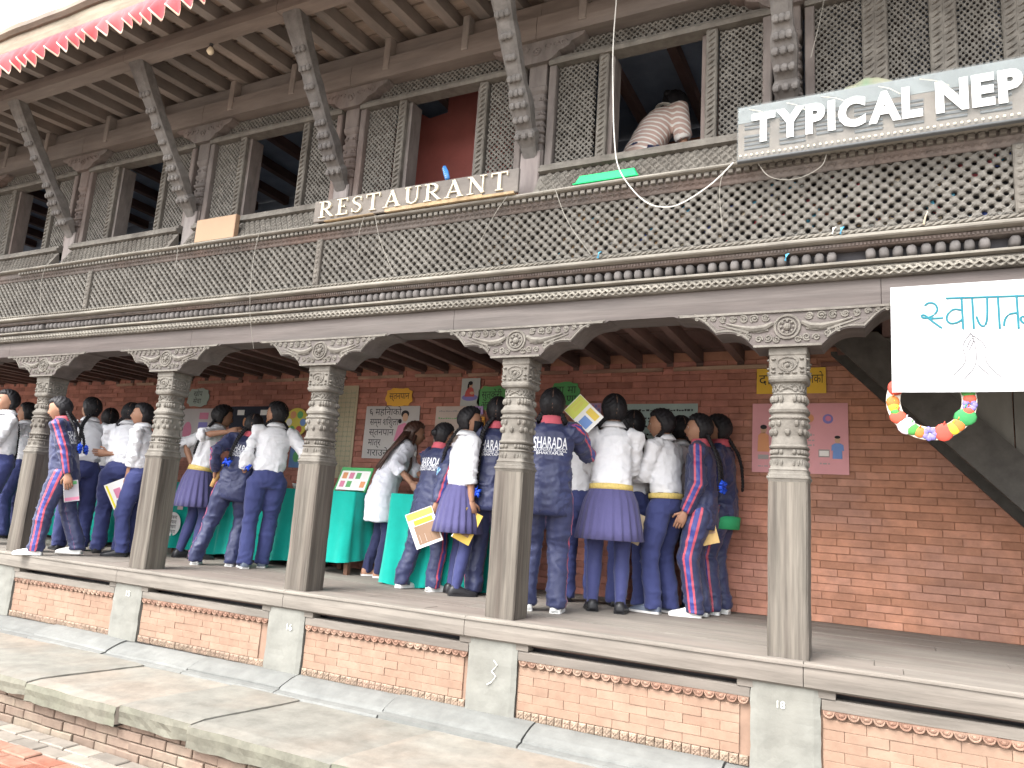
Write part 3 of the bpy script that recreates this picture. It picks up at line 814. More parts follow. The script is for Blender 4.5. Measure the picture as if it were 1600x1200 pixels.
# ---- windows: lattice wings either side of an opening
def lat_mesh(w_, h_, pitch, hole):
    b = MB(); lattice_cells(b, 0, w_, 0, h_, 0, pitch, hole, .02, False); return b.mesh('lattice_panel', WOOD_LAT)
LATW = lat_mesh(.285, .765, .041, .0105)
LATT = lat_mesh(1.36, .125, .041, .0105)
def mullion_mesh():
    b = MB(); b.cbox(-.036, .036, -.012, .05, 0, .80, .008)
    for k in range(20): b.tube([(-.020, -.012, .02 + k * .04), (0, -.019, .035 + k * .04), (.020, -.012, .05 + k * .04)], [.005, .010, .005], 5)
    return b.mesh('mullion', WOOD_CARV)
MULM = mullion_mesh()
def sill_panel_mesh():
    b = MB(); x0, x1 = 0, 1.50; z0, z1, y0, y1 = 2.737, 2.918, -.105, -.005
    b.add([(x0, y0, z0), (x1, y0, z0), (x1, y1, z1), (x0, y1, z1), (x0, .02, z0), (x1, .02, z0)], [(0, 1, 2, 3), (0, 3, 4), (1, 5, 2)])
    nrm = np.array((0, -(z1 - z0), (y1 - y0))); nrm /= np.linalg.norm(nrm)
    up = np.array((0, y1 - y0, z1 - z0)); H_ = np.linalg.norm(up); up /= H_
    s_ = .058; n = int(1.5 / s_)
    for r in range(5):
        for c in range(n + 1):
            u = c * s_ + (r % 2) * s_ / 2 + .02; vv = (r + .5) * H_ / 5
            if u > 1.47 or u < .03: continue
            o = np.array((u, y0, z0)) + up * vv
            R_ = .0255; T_ = H_ / 5 * .86
            base = [o + np.array((R_, 0, 0)), o + up * T_, o - np.array((R_, 0, 0)), o - up * T_]
            base = [q + nrm * .001 if 0 < 1 else q for q in base]
            lid = [o + (q - o) * .72 + nrm * .011 for q in base]
            core = [o + (q - o) * .40 + nrm * .006 for q in base]
            tip = o + nrm * .012
            vs = base + lid + core + [tip]; fs = []
            for q in range(4):
                p = (q + 1) % 4; fs += [(q, p, 4 + p, 4 + q), (4 + q, 4 + p, 8 + p, 8 + q), (8 + q, 8 + p, 12)]
            b.add(vs, fs)
    return b.mesh('sill_panel', WOOD_CARV)
SILLP = sill_panel_mesh()
GLASSD = M('dark_pane', (.02, .022, .026), rough=.25, var=.1, bump=0, spec=.5)
for i in range(len(UPX) - 1):
    X0, X1 = UPX[i], UPX[i + 1]
    pit = X1 - X0
    win = inst('window', None, bld, (X0 + pit / 2 + .1, YU, 2.92))
    fx0, fx1 = X0 + .195, X1 + .008
    inst('sill_panel', SILLP, bld, (fx0, 0, 0)).scale = ((fx1 - fx0) / 1.5, 1, 1)
    b = MB(); b.sweep_x([(-.012, 2.921), (-.040, 2.930), (-.040, 2.955), (-.020, 2.965), (-.020, 2.985), (.0, 2.996), (.16, 2.996), (.16, 2.921)], fx0, fx1, 10, .004); b.build('sill', WOOD_CARV, win)
    b = MB(); b.sweep_x([(YU - .03, 3.772), (YU - .035, 3.80), (YU - .02, 3.83), (YU + .08, 3.83), (YU + .08, 3.772)], fx0, fx1, 10, .004); b.build('head_rail', WOOD_CARV, win)
    inst('transom_lattice', LATT, win, (X0 + pit / 2 + .1 - .68, YU + .03, 3.838))
    for s_, xj in ((0, fx0 + .027), (1, fx1 - .027)):
        b = MB(); b.cbox(xj - .027, xj + .027, YU - .02, YU + .10, 2.997, 3.771, .007); b.build('jamb', WOOD_UP, win)
    if i < len(UPX) - 2:                                             # bays with an opening
        xl = X0 + .258
        inst('lattice_panel', LATW, win, (xl, YU + .02, 3.000)); inst('lattice_panel', LATW, win, (X0 + 1.368, YU + .02, 3.000))
        inst('mullion', MULM, win, (X0 + .598, YU, 2.985)); inst('mullion', MULM, win, (X0 + 1.322, YU, 2.985))
        for xq in (X0 + .650, X0 + 1.27):
            b = MB(); b.box(xq - .015, xq + .015, YU + .03, YU + .16, 2.998, 3.770); b.build('reveal', WOOD_UP, win)
    else:                                                            # the closed lattice bay at the right
        xs_ = [fx0 + .055, X0 + .51, X0 + .63, X0 + .85, X0 + .97, X0 + 1.19, X0 + 1.31, fx1 - .055]
        for k in (0, 2, 4, 6):
            sc_ = (xs_[k + 1] - xs_[k]) / .285
            o = inst('lattice_panel', LATW, win, (xs_[k], YU + .01, 3.000)); o.scale = (sc_, 1, 1)
        for k in (1, 3, 5):
            for dx in (.030, .090): inst('mullion', MULM, win, (xs_[k] + dx, YU, 2.985))

# ---- upper room: floor is below; back wall, ceiling, partitions
DKW = M('hazed_room_wall', (.20, .24, .31), var=.25, scale=3, bump=.2)  # bluish lens veil over the windows is put into this wall and ceiling colour
REDW = M('red_painted_partition', (.26, .075, .062), var=.12, scale=4, bump=.2, col2=(.22, .08, .07), amt2=.5)
b = MB(); b.box(-12.5, XR, 1.95, 2.0, 2.75, 4.2); b.build('room_back_wall', DKW, bld)
b = MB(); b.box(-12.5, XR, .21, 3.4, 4.22, 4.26); b.build('room_ceiling', DKW, bld)
for x in np.arange(-12, 3, .5):
    b = MB(); b.box(x - .035, x + .035, .2, 1.94, 4.12, 4.219); b.build('room_joist', WOOD_DARK, bld)
b = MB(); b.prism_y([(-3.62, 2.752), (-2.10, 2.752), (-2.10, 4.16), (-2.92, 4.16), (-2.92, 3.98), (-3.10, 3.96), (-3.22, 4.04), (-3.40, 3.99), (-3.62, 3.90)], .62, .66); b.build('red_partition', REDW, bld)
ORG = M('orange_shutter_edge', (.30, .12, .07), var=.2, scale=9)
b = MB(); b.box(-.635, -.605, .16, .42, 3.0, 3.76); b.build('shutter', ORG, bld)
b = MB(); b.box(-1.45, -.85, 1.90, 1.94, 3.9, 4.08); b.box(-1.20, -1.08, 1.89, 1.94, 3.62, 3.898); b.build('room_post', ORG, bld)

# ---- roof: purlin, rafters, boards, eaves
KR = .07
def rz(y): return 4.285 + (y + .70) * KR
b = None
for i in range(len(UPX) - 1):
    b = MB(); b.sweep_x([(-.765, 4.145), (-.768, 4.20), (-.76, 4.262), (-.645, 4.262), (-.645, 4.145)], UPX[i] + .002, UPX[i + 1] - .002, 12, .007); b.build('purlin', WOOD_UPX, bld)
rb = MB(); y0, y1 = -1.10, 1.2; sl = math.atan(KR)
rb.add([(sx_ * .044, y, rz(y) + dz) for y in (y0, y1) for dz in (-.02, .085) for sx_ in (-1, 1)], [(0, 1, 3, 2), (4, 6, 7, 5), (0, 4, 5, 1), (2, 3, 7, 6), (0, 2, 6, 4), (1, 5, 7, 3)])
RAFM = rb.mesh('rafter', RAFTER)
x = -12.2
while x < XR:
    inst('rafter', RAFM, bld, (x + random.uniform(-.02, .02), 0, random.uniform(-.004, .004)), (0, 0, random.uniform(-.012, .012))); x += .275
for i in range(13):
    ya = -1.12 + i * .195; yb = ya + .19 - random.uniform(0, .02); dz = .088 + random.uniform(0, .006)
    x = -12.4
    while x < XR:
        x1 = min(x + random.uniform(1.2, 3.0), XR); b = MB()
        b.add([(xx, y, rz(y) + dz + t) for t in (0, .018) for (xx, y) in ((x + .003, ya), (x1 - .003, ya), (x1 - .003, yb), (x + .003, yb))], [(0, 3, 2, 1), (4, 5, 6, 7), (0, 1, 5, 4), (1, 2, 6, 5), (2, 3, 7, 6), (3, 0, 4, 7)])
        b.build('roof_board', ROOFBD, bld); x = x1
# roof covering and its weathered eaves edge
TILE = M('weathered_roof_edge', (.18, .145, .11), var=.3, scale=8, stretch=(.3, 1, 1), bump=.7, bscale=25, col2=(.15, .12, .10), amt2=.8, scale2=3)
b = MB(); n = 120; rings = []
for k in range(n + 1):
    x = -12.5 + (XR + 12.5) * k / n; d = .012 * noise.noise(Vector((x * 3, 0, 0)))
    rings.append([(x, y, z + d) for y, z in ((-1.150, 4.375), (-1.175, 4.40), (-1.165, 4.452 + d), (-1.11, 4.47), (1.3, 4.58), (1.3, 4.52), (-1.10, 4.375))])
b.loft(rings); b.build('roof', TILE, bld)
b = MB(); b.sweep_x([(-1.130, 4.20), (-1.138, 4.29), (-1.132, 4.374), (-1.10, 4.374), (-1.10, 4.20)], -12.5, XR, 60, .008); b.build('fascia', M('pale_fascia_board', (.22, .19, .142), var=.35, scale=9, stretch=(.25, 1, 1), bump=.6, bscale=25, col2=(.20, .15, .11), amt2=.8, scale2=3), bld)
# infill above the wall plate so the roof space is closed
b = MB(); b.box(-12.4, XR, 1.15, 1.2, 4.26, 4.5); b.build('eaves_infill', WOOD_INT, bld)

# ================================================================== SIGNS
CREAM = plain('cream_letter_paint', (.56, .51, .40), .6, .12, scale=20)
WHITE = plain('white_letter', (.60, .61, .60), .5, .03)
SIGNG = M('grey_sign_board', (.13, .118, .108), var=.3, scale=8, stretch=(.3, 1, 1), bump=.3, col2=(.19, .165, .14), amt2=.5)

def put_text(name, body, cx, cz, y, size, m, parent, bold=0., ext=0., sx=1., rot=0., align='CENTER', fit=None):
    v, f = text_mesh(body, size, bold, ext, align, sx)
    if fit: v[:, 0] *= fit / max(1e-4, (v[:, 0].max() - v[:, 0].min()))
    c, s_ = math.cos(rot), math.sin(rot)
    b = MB(); b.add([(cx + c * p[0] - s_ * p[1], y - p[2], cz + s_ * p[0] + c * p[1]) for p in v], f)
    return b.build(name, m, parent)

def serif(ch):
    """roman capital, unit height: list of polygons"""
    P = []
    R_ = lambda x0, z0, x1, z1: P.append([(x0, z0), (x1, z0), (x1, z1), (x0, z1)])
    def stroke(pts, ws):
        L_ = []; Rr = []
        for i, p in enumerate(pts):
            a = pts[max(i - 1, 0)]; c = pts[min(i + 1, len(pts) - 1)]; dx, dz = c[0] - a[0], c[1] - a[1]; l = math.hypot(dx, dz) or 1
            w_ = (ws[i] if hasattr(ws, '__len__') else ws) / 2
            L_.append((p[0] - dz / l * w_, p[1] + dx / l * w_)); Rr.append((p[0] + dz / l * w_, p[1] - dx / l * w_))
        for i in range(len(pts) - 1): P.append([Rr[i], Rr[i + 1], L_[i + 1], L_[i]])
    if ch == 'R':
        R_(.10, .05, .22, .95); R_(.0, 0, .32, .05); R_(.0, .95, .30, 1)
        t = np.linspace(math.pi / 2, -math.pi / 2, 11); stroke([(.28 + .27 * math.cos(a), .735 + .24 * math.sin(a)) for a in t], [.05 + .08 * math.cos(a) for a in t]); R_(.22, .95, .29, .998); R_(.22, .47, .29, .52)
        stroke([(.33, .49), (.52, .22), (.68, .02)], [.11, .11, .10]); R_(.60, .0, .76, .045); w_ = .74
    elif ch == 'E':
        R_(.10, .05, .22, .95); R_(.0, 0, .56, .055); R_(.0, .945, .54, 1); R_(.22, .48, .42, .53); R_(.38, .42, .42, .59); R_(.50, .80, .54, .945); R_(.52, .055, .56, .22); w_ = .58
    elif ch == 'S':
        pts = [(.47, .78), (.42, .92), (.27, .975), (.12, .90), (.08, .76), (.16, .62), (.30, .51), (.43, .39), (.48, .24), (.40, .08), (.25, .025), (.10, .10), (.05, .24)]
        stroke(pts, [.03, .04, .05, .07, .09, .11, .13, .11, .09, .07, .05, .04, .03]); R_(.45, .72, .48, .95); R_(.045, .04, .075, .28); w_ = .54
    elif ch == 'T':
        R_(.29, .05, .41, .945); R_(.20, 0, .50, .05); R_(.02, .945, .68, 1); R_(.02, .78, .055, .945); R_(.645, .78, .68, .945); w_ = .70
    elif ch == 'A':
        stroke([(.38, .98), (.12, .03)], .055); stroke([(.36, 1.0), (.68, .03)], .13); R_(.20, .30, .56, .345); R_(.0, 0, .24, .04); R_(.54, 0, .82, .04); w_ = .80
    elif ch == 'U':
        stroke([(.15, .95), (.15, .32), (.20, .12), (.36, .03), (.52, .10), (.60, .30), (.60, .95)], [.12, .12, .11, .08, .06, .05, .05]); R_(.02, .95, .29, 1); R_(.49, .95, .72, 1); w_ = .74
    elif ch == 'N':
        R_(.12, .04, .17, .96); stroke([(.13, .97), (.66, .03)], .13); R_(.62, .04, .67, .96); R_(.02, 0, .28, .04); R_(.0, .96, .18, 1); R_(.52, .96, .78, 1); w_ = .80
    return P, w_
sg = thing('restaurant_sign', (-2.66, -.16, 2.735), 'long grey wooden board with raised cream capitals reading RESTAURANT on the cornice', 'sign')
b = MB(); b.cbox(-3.535, -1.785, -.170, -.148, 2.742, 2.912, .004); b.build('board', SIGNG, sg)
adv = [serif(c)[1] for c in 'RESTAURANT']; tot = sum(adv) + .16 * 9; hh = .128; kx = 1.62 / (tot)
x = -3.475
for c in 'RESTAURANT':
    P_, w_ = serif(c); b = MB()
    for i, poly in enumerate(P_): b.prism_y([(x + px * kx, 2.765 + pz * hh) for px, pz in poly], -.184 - .0006 * (i % 9), -.169)
    b.build('letter', CREAM, sg); x += (w_ + .16) * kx
FOAM = M('torn_tan_board', (.33, .24, .14), var=.35, scale=14, bump=.6, col2=(.40, .33, .25), amt2=.6)
b = MB()
for x0, x1, z0, z1 in ((-3.42, -2.96, 2.736, 2.742), (-2.86, -2.05, 2.735, 2.760), (-2.05, -1.81, 2.735, 2.75)):
    b.sweep_x([(-.174, z0), (-.178, z1), (-.10, z1), (-.10, z0)], x0, x1, 12, .010)
b.build('torn_packing', FOAM, sg)

tg = thing('clear_fronted_sign', (.6, -.2, 2.70), 'long clear-fronted sign with large white letters TYPICAL NEP beside the right-hand pillar', 'sign')
CLEAR = M('clear_acrylic', (.4, .44, .44), rough=.2, var=.02, bump=0, spec=.15, alpha=.07)
TEALG = M('sign_top_sheet', (.15, .17, .17), var=.15, scale=5, bump=.1, rough=.3)
PEACH = M('sign_peach_board', (.175, .15, .125), var=.3, scale=6, bump=.2, col2=(.13, .122, .112), amt2=.5)
SLATG = M('sign_grey_slat', (.10, .105, .108), var=.2, scale=8, stretch=(.3, 1, 1), bump=.2)
b = MB(); b.box(-.365, 1.75, -.205, -.195, 2.705, 2.93); b.build('backing_board', PEACH, tg)
b = MB(); b.box(-.365, 1.75, -.207, -.193, 2.931, 3.03); b.build('top_sheet', TEALG, tg)
x = -.33; k = 0
while x < 1.7:
    for r in range(7):
        if (k * 7 + r) % 5 == 4: continue
        b = MB(); b.cbox(x, x + .135, -.212, -.2055, 2.762 + r * .0245, 2.776 + r * .0245, .002); b.build('slat', SLATG, tg)
    x += .19; k += 1
b = MB(); b.cbox(-.368, 1.75, -.222, -.192, 2.690, 2.7045, .004); b.build('bottom_rail', SLATG, tg)
b = MB(); x = -.35
while x < 1.74:
    b.ball((x, -.213, 2.728), (.008, .006, .008), 6, 4); x += .030
b.build('bead_row', CREAM, tg, kind='stuff')
b = MB(); b.box(-.369, 1.75, -.2225, -.2205, 2.7047, 3.031); b.build('clear_sheet', CLEAR, tg)
for word, xa, xb in (('TYPICAL', -.287, .560), ('NEP', .618, .992), ('A', 1.005, 1.17)):
    raw = []; x = 0
    for ch in word:
        v, f = text_mesh(ch, .25, .0125, .0015, 'LEFT', 1.0); x0 = v[:, 0].min(); v[:, 0] += x - x0; x = v[:, 0].max() + (.004 if ch in 'TYA' else .018); raw.append((v, f))
    k = (xb - xa) / raw[-1][0][:, 0].max()
    for v, f in raw:
        z0, z1 = v[:, 1].min(), v[:, 1].max(); b = MB()
        b.add([(xa + p[0] * k, -.2262 - p[2], 2.790 + .178 * (p[1] - z0) / (z1 - z0)) for p in v], f); b.build('letter', WHITE, tg)
WIRE = plain('pale_wire', (.62, .58, .48), .6)
for (xs0, xs1) in ((-.30, -.18), (-.10, .0), (.08, .22), (.36, .46), (.55, .68)):
    b = MB(); b.tube([(xs0, -.228, 3.00), ((xs0 + xs1) / 2, -.232, 2.975), (xs1, -.228, 2.935)], .0022, 4); b.build('tie_wire', WIRE, tg)

# the white welcome banner hung on the lintel
PAPER = plain('white_banner_paper', (.47, .485, .49), .6, .03, scale=4)
TEALP = plain('teal_marker', (.012, .125, .16), .7)
PENC = plain('grey_pencil', (.12, .11, .12), .8)
bn = thing('welcome_banner', (.85, -.14, 1.36), 'large white paper banner with hand-drawn teal lettering and folded hands, hung from lintel', 'banner')
def by(x, z): return -.150 + .010 * math.sin(x * 7 + z * 2) * (1.905 - z) * 1.4
b = MB(); nx, nz = 26, 14; vs = [(.392 + 1.0 * i / nx - .004 * (1 - j / nz), by(.392 + 1.0 * i / nx, 1.362 + .545 * j / nz), 1.362 + .545 * j / nz - .004 * i / nx) for j in range(nz + 1) for i in range(nx + 1)]
n1 = len(vs); vs += [(x, y + .003, z) for x, y, z in vs]
fs = [(j * (nx + 1) + i, j * (nx + 1) + i + 1, (j + 1) * (nx + 1) + i + 1, (j + 1) * (nx + 1) + i) for j in range(nz) for i in range(nx)]
fs += [tuple(q + n1 for q in f_[::-1]) for f_ in fs]
b.add(vs, fs); b.build('paper', PAPER, bn, smooth=True)
def bpt(u, v_):   # zoomed-photo drawing units to banner surface
    x = .392 + (u - 765) * .00068; z = 1.909 - (v_ - 590 + (u - 765) * .045) * .000825
    return (x, by(x, z) - .003, z)
def bstroke(pts, r, m, nm):
    q = []
    for i in range(len(pts) - 1):
        for t in np.linspace(0, 1, 4)[: (4 if i == len(pts) - 2 else 3)]:
            q.append((pts[i][0] + (pts[i + 1][0] - pts[i][0]) * t, pts[i][1] + (pts[i + 1][1] - pts[i][1]) * t))
    q = np.array(q, float)
    for _ in range(2): q[1:-1] = (q[:-2] + 2 * q[1:-1] + q[2:]) / 4
    b = MB(); b.tube([bpt(*p) for p in q], [(r, .0012)] * len(q), 6, ref=(.7, 0, .7)); b.build(nm, m, bn)
for st in ([(985, 712), (1012, 690), (1055, 698), (1072, 738), (1040, 775), (992, 790), (966, 786), (960, 768), (985, 768), (1025, 805), (1092, 852)], [(1015, 792), (1102, 788)], [(1122, 667), (1900, 655)],
           [(1220, 662), (1222, 858)], [(1218, 742), (1172, 730), (1132, 758), (1118, 796), (1140, 826), (1190, 818), (1220, 796)], [(1285, 660), (1287, 857)], [(1376, 658), (1372, 800), (1352, 846), (1322, 832), (1306, 780)],
           [(1440, 655), (1442, 857)], [(1550, 654), (1552, 857)], [(1548, 762), (1502, 765), (1472, 800), (1468, 840)], [(1700, 656), (1702, 850)], [(1600, 656), (1602, 800), (1575, 775), (1562, 805), (1590, 832), (1640, 800), (1700, 790)]):
    bstroke(st, .0048, TEALP, 'lettering')
for st in ([(1268, 880), (1230, 925), (1208, 970), (1245, 1050), (1150, 1135)], [(1268, 880), (1290, 930), (1302, 1070), (1215, 1158)], [(1272, 890), (1325, 925), (1362, 970), (1340, 1055), (1435, 1140)], [(1302, 1070), (1365, 1130)], [(1240, 970), (1268, 910), (1282, 915)], [(1252, 985), (1284, 925)]):
    bstroke(st, .0017, PENC, 'drawing')

# fruit wreath hanging below the banner
wr = thing('fruit_wreath', (.556, -.11, 1.12), 'white paper ring decorated with painted fruit and vegetables below the banner', 'wreath')
b = MB(); n = 40; cx, cz = .556, 1.325
rings = [[(cx + r * math.cos(2 * math.pi * i / n), y, cz + r * math.sin(2 * math.pi * i / n)) for r, y in ((.196, -.113), (.132, -.113), (.132, -.108), (.196, -.108))] for i in range(n)]
rings.append(rings[0]); b.loft(rings, cap=False); b.build('ring', plain('wreath_paper', (.44, .40, .34), .8), wr)
FR = [('apple', (.42, .06, .04)), ('lime', (.06, .24, .05)), ('lemon', (.48, .36, .03)), ('grapes', (.16, .14, .36)), ('turnip', (.50, .44, .49)), ('melon', (.03, .20, .06)), ('orange', (.48, .14, .03)), ('tomato', (.44, .07, .04))]
FM = [plain('painted_' + n_, c_, .6, .12, scale=30) for n_, c_ in FR]
seq = [(-178, 6, .026), (-170, 2, .022), (-160, 1, .018), (-150, 7, .034), (-131, 4, .036), (-121, 1, .030), (-108, 6, .022), (-93, 3, .032), (-72, 0, .036), (-56, 2, .026), (-47, 6, .026), (-30, 5, .042), (-19, 7, .022), (-8, 3, .030), (3, 7, .024), (14, 1, .026), (30, 2, .03), (50, 0, .034), (70, 4, .03), (90, 5, .036), (112, 6, .03), (135, 3, .03), (156, 0, .032)]
for a, k, r in seq:
    r *= 1.18
    t = math.radians(a); b = MB(); c = (cx + .165 * math.cos(t), -.116, cz + .165 * math.sin(t))
    if FR[k][0] == 'grapes':
        for q in range(7): b.ball((c[0] + r * .55 * math.cos(q * .9), c[1], c[2] + r * .55 * math.sin(q * .9)), (r * .42, .006, r * .42), 7, 4)
    else:
        b.ball(c, (r, .008, r * (.85 if k % 2 else 1.05)), 12, 6)
        b.tube([(c[0], c[1] - .004, c[2] + r * .8), (c[0] + .006, c[1] - .006, c[2] + r * 1.25)], .003, 4)
    b.build('painted_fruit', FM[k], wr, smooth=True)

# ================================================================== POSTERS ON THE GALLERY WALL
def paper(name, x0, x1, z0, z1, col, label, cat='poster', cloud=False, y=1.955, tilt=0., group=None, disc=False):
    m = plain('paper_%s_%d' % (name, len(MATS)), col, .85, .07, scale=3)
    cx, cz = (x0 + x1) / 2, (z0 + z1) / 2; a, c = (x1 - x0) / 2, (z1 - z0) / 2
    if cloud or disc:
        n = 44; poly = []
        for i in range(n):
            t = 2 * math.pi * i / n; e = .62 if cloud else 1
            s_ = 1 + (.055 * math.sin(t * 9 + x0 * 5) if cloud else 0)
            poly.append((cx + a * s_ * math.copysign(abs(math.cos(t)) ** e, math.cos(t)), cz + c * s_ * math.copysign(abs(math.sin(t)) ** e, math.sin(t))))
    else:
        poly = [(x0, z0), (x1 + .004, z0 + tilt), (x1, z1 + tilt), (x0 + .003, z1)]
    b = MB(); b.prism_y(poly, y - .003, y)
    o = thing(name, (cx, y, z0), label, cat, group)
    b.build('sheet', m, o)
    return o
INK = plain('black_marker', (.03, .03, .035), .7); INKB = plain('blue_ink', (.05, .07, .25), .7)
def shape(parent, name, m, pts, y):
    b = MB(); b.prism_y(pts, y - .0015, y); return b.build(name, m, parent)
def ell(cx, cz, a, c, n=16): return [(cx + a * math.cos(2 * math.pi * i / n), cz + c * math.sin(2 * math.pi * i / n)) for i in range(n)]
def scrib(parent, x0, x1, z, y, m, h=.018):
    b = MB(); x = x0
    while x < x1:
        w_ = random.uniform(.01, .03); b.box(x, min(x + w_, x1), y - .001, y, z, z + h * random.uniform(.3, 1)); x += w_ + random.uniform(.004, .012)
    b.build('handwriting', m, parent)
SKINP = plain('drawn_skin', (.52, .33, .22)); HAIRP = plain('drawn_hair', (.025, .022, .025)); REDP = plain('drawn_red', (.48, .10, .09)); BLUEP = plain('drawn_blue', (.16, .27, .55)); PINKP = plain('drawn_pink', (.55, .20, .30)); VIOP = plain('drawn_violet', (.22, .20, .48)); ORP = plain('drawn_orange', (.60, .28, .14)); GREYP = plain('drawn_grey', (.33, .31, .30)); YELP = plain('drawn_yellow', (.70, .52, .10)); GRNP = plain('drawn_green', (.12, .36, .14)); WHP = plain('drawn_white', (.72, .70, .68))
Y1 = 1.9505
p = paper('pink_poster', -.598, .112, 1.105, 1.660, (.62, .31, .33), 'pink paper poster with small figures behind the right-hand pillar')
shape(p, 'drawing', ORP, [(-.555, 1.27), (-.465, 1.27), (-.47, 1.40), (-.50, 1.425), (-.53, 1.42), (-.55, 1.40)], Y1); shape(p, 'drawing', SKINP, ell(-.508, 1.445, .024, .030), Y1); shape(p, 'drawing', HAIRP, ell(-.508, 1.468, .026, .018), Y1 - .002)
shape(p, 'drawing', GREYP, [(-.55, 1.21), (-.47, 1.21), (-.47, 1.245), (-.55, 1.245)], Y1); shape(p, 'drawing', GREYP, [(-.10, 1.235), (-.02, 1.235), (-.02, 1.295), (-.10, 1.295)], Y1); shape(p, 'drawing', WHP, [(-.094, 1.245), (-.026, 1.245), (-.026, 1.285), (-.094, 1.285)], Y1 - .002)
shape(p, 'drawing', BLUEP, [(.0, 1.225), (.07, 1.225), (.068, 1.29), (.082, 1.285), (.078, 1.33), (.055, 1.345), (.02, 1.345), (-.005, 1.33), (-.008, 1.285), (.004, 1.29)], Y1); shape(p, 'drawing', SKINP, ell(.036, 1.372, .020, .026), Y1); shape(p, 'drawing', HAIRP, ell(.036, 1.392, .021, .012), Y1 - .002)
shape(p, 'drawing', VIOP, ell(-.03, 1.535, .038, .038), Y1); shape(p, 'drawing', PINKP, ell(-.028, 1.538, .022, .022), Y1 - .002); shape(p, 'drawing', ORP, ell(-.165, 1.54, .034, .034), Y1)
scrib(p, -.175, -.13, 1.40, Y1, GREYP); scrib(p, -.175, -.13, 1.36, Y1, GREYP); scrib(p, -.175, -.13, 1.32, Y1, GREYP); scrib(p, -.09, -.02, 1.18, Y1, GREYP); scrib(p, -.55, -.47, 1.15, Y1, GREYP)
p = paper('yellow_title_strip', -.566, -.044, 1.74, 1.948, (.72, .46, .06), 'yellow-orange paper strip with handwritten title above the pink poster')
put_text('lettering', 'दि', -.50, 1.855, Y1, .12, INK, p); put_text('lettering', 'याको', -.125, 1.855, Y1, .105, INK, p, fit=.13)
p = paper('grey_green_chart', -1.70, -1.04, 1.20, 1.665, (.36, .45, .42), 'pale grey-green wall chart between the schoolgirls heads, right of centre')
for k in range(5): scrib(p, -1.66 + .05 * (k % 2), -1.08, 1.60 - k * .07, Y1, INK, .022)
shape(p, 'drawing', GREYP, [(-1.22, 1.42), (-1.12, 1.42), (-1.12, 1.50), (-1.22, 1.50)], Y1)
p = paper('purple_checked_chart', -2.115, -1.90, 1.36, 1.675, (.42, .30, .42), 'small purple checked chart beside the grey-green one')
for r in range(9):
    for c in range(7): shape(p, 'square', VIOP if (r + c) % 2 else PINKP, [(-2.105 + c * .029, 1.38 + r * .032), (-2.083 + c * .029, 1.38 + r * .032), (-2.083 + c * .029, 1.402 + r * .032), (-2.105 + c * .029, 1.402 + r * .032)], Y1)
p = paper('green_cloud_title', -2.40, -2.115, 1.658, 1.874, (.10, .33, .11), 'green cloud-shaped title right of the middle pillar', cloud=True)
put_text('lettering', 'मा', -2.19, 1.80, Y1, .10, INK, p); put_text('lettering', 'णा', -2.19, 1.715, Y1, .10, INK, p); put_text('lettering', 'खा', -2.32, 1.80, Y1, .10, INK, p)
p = paper('green_cloud_title', -3.175, -2.865, 1.612, 1.852, (.12, .34, .12), 'green cloud-shaped title left of the middle pillar', cloud=True)
put_text('lettering', 'सुत्केरी', -3.02, 1.765, Y1, .10, INK, p, fit=.22); put_text('lettering', 'अवस्था', -3.02, 1.665, Y1, .095, INK, p, fit=.22)
p = paper('mother_picture', -3.366, -3.156, 1.658, 1.934, (.42, .44, .42), 'small grey picture of a seated woman in red with an infant')
shape(p, 'drawing', VIOP, ell(-3.262, 1.742, .088, .034), Y1); shape(p, 'drawing', REDP, [(-3.32, 1.75), (-3.21, 1.75), (-3.225, 1.825), (-3.25, 1.845), (-3.285, 1.84), (-3.31, 1.80)], Y1 - .002); shape(p, 'drawing', SKINP, ell(-3.258, 1.868, .020, .026), Y1); shape(p, 'drawing', HAIRP, ell(-3.262, 1.885, .025, .020), Y1 - .002); shape(p, 'drawing', HAIRP, ell(-3.284, 1.852, .010, .030), Y1 - .002); shape(p, 'drawing', SKINP, ell(-3.236, 1.785, .028, .014), Y1 - .004)
p = paper('pale_chart', -3.64, -3.12, 1.17, 1.656, (.52, .43, .38), 'pale pinkish chart behind the masked girl with headings')
scrib(p, -3.60, -3.35, 1.60, Y1, GREYP); scrib(p, -3.60, -3.30, 1.53, Y1, GRNP)
p = paper('orange_label', -3.178, -3.075, 1.44, 1.55, (.68, .33, .06), 'small orange paper label next to the masked girl', 'label', y=1.9485); put_text('lettering', 'खान', -3.125, 1.495, 1.944, .06, INK, p)
p = paper('purple_label', -3.20, -3.10, 1.575, 1.655, (.40, .28, .50), 'small lilac label above the orange one', 'label', y=1.9485); put_text('lettering', 'मा', -3.15, 1.613, 1.944, .06, INK, p)
p = paper('handwritten_poster', -4.505, -3.832, 1.118, 1.662, (.46, .44, .43), 'large grey-white handwritten poster with a woman in pink at its right')
for k, (s_, wd) in enumerate((('६ महिनाको', .40), ('सम्म शिशुला', .36), ('स्तनपान', .31), ('मात्र', .16), ('गराउने', .26))): put_text('lettering', s_, -4.46 + wd / 2 + (.02 if k else 0), 1.600 - k * .106, Y1, .10, INK, p, fit=wd)
shape(p, 'drawing', PINKP, [(-4.12, 1.30), (-3.90, 1.30), (-3.93, 1.45), (-4.0, 1.49), (-4.08, 1.46)], Y1); shape(p, 'drawing', SKINP, ell(-4.0, 1.545, .034, .044), Y1); shape(p, 'drawing', HAIRP, ell(-4.005, 1.578, .048, .040), Y1 + .0005); shape(p, 'drawing', HAIRP, ell(-4.06, 1.505, .022, .024), Y1 - .002)
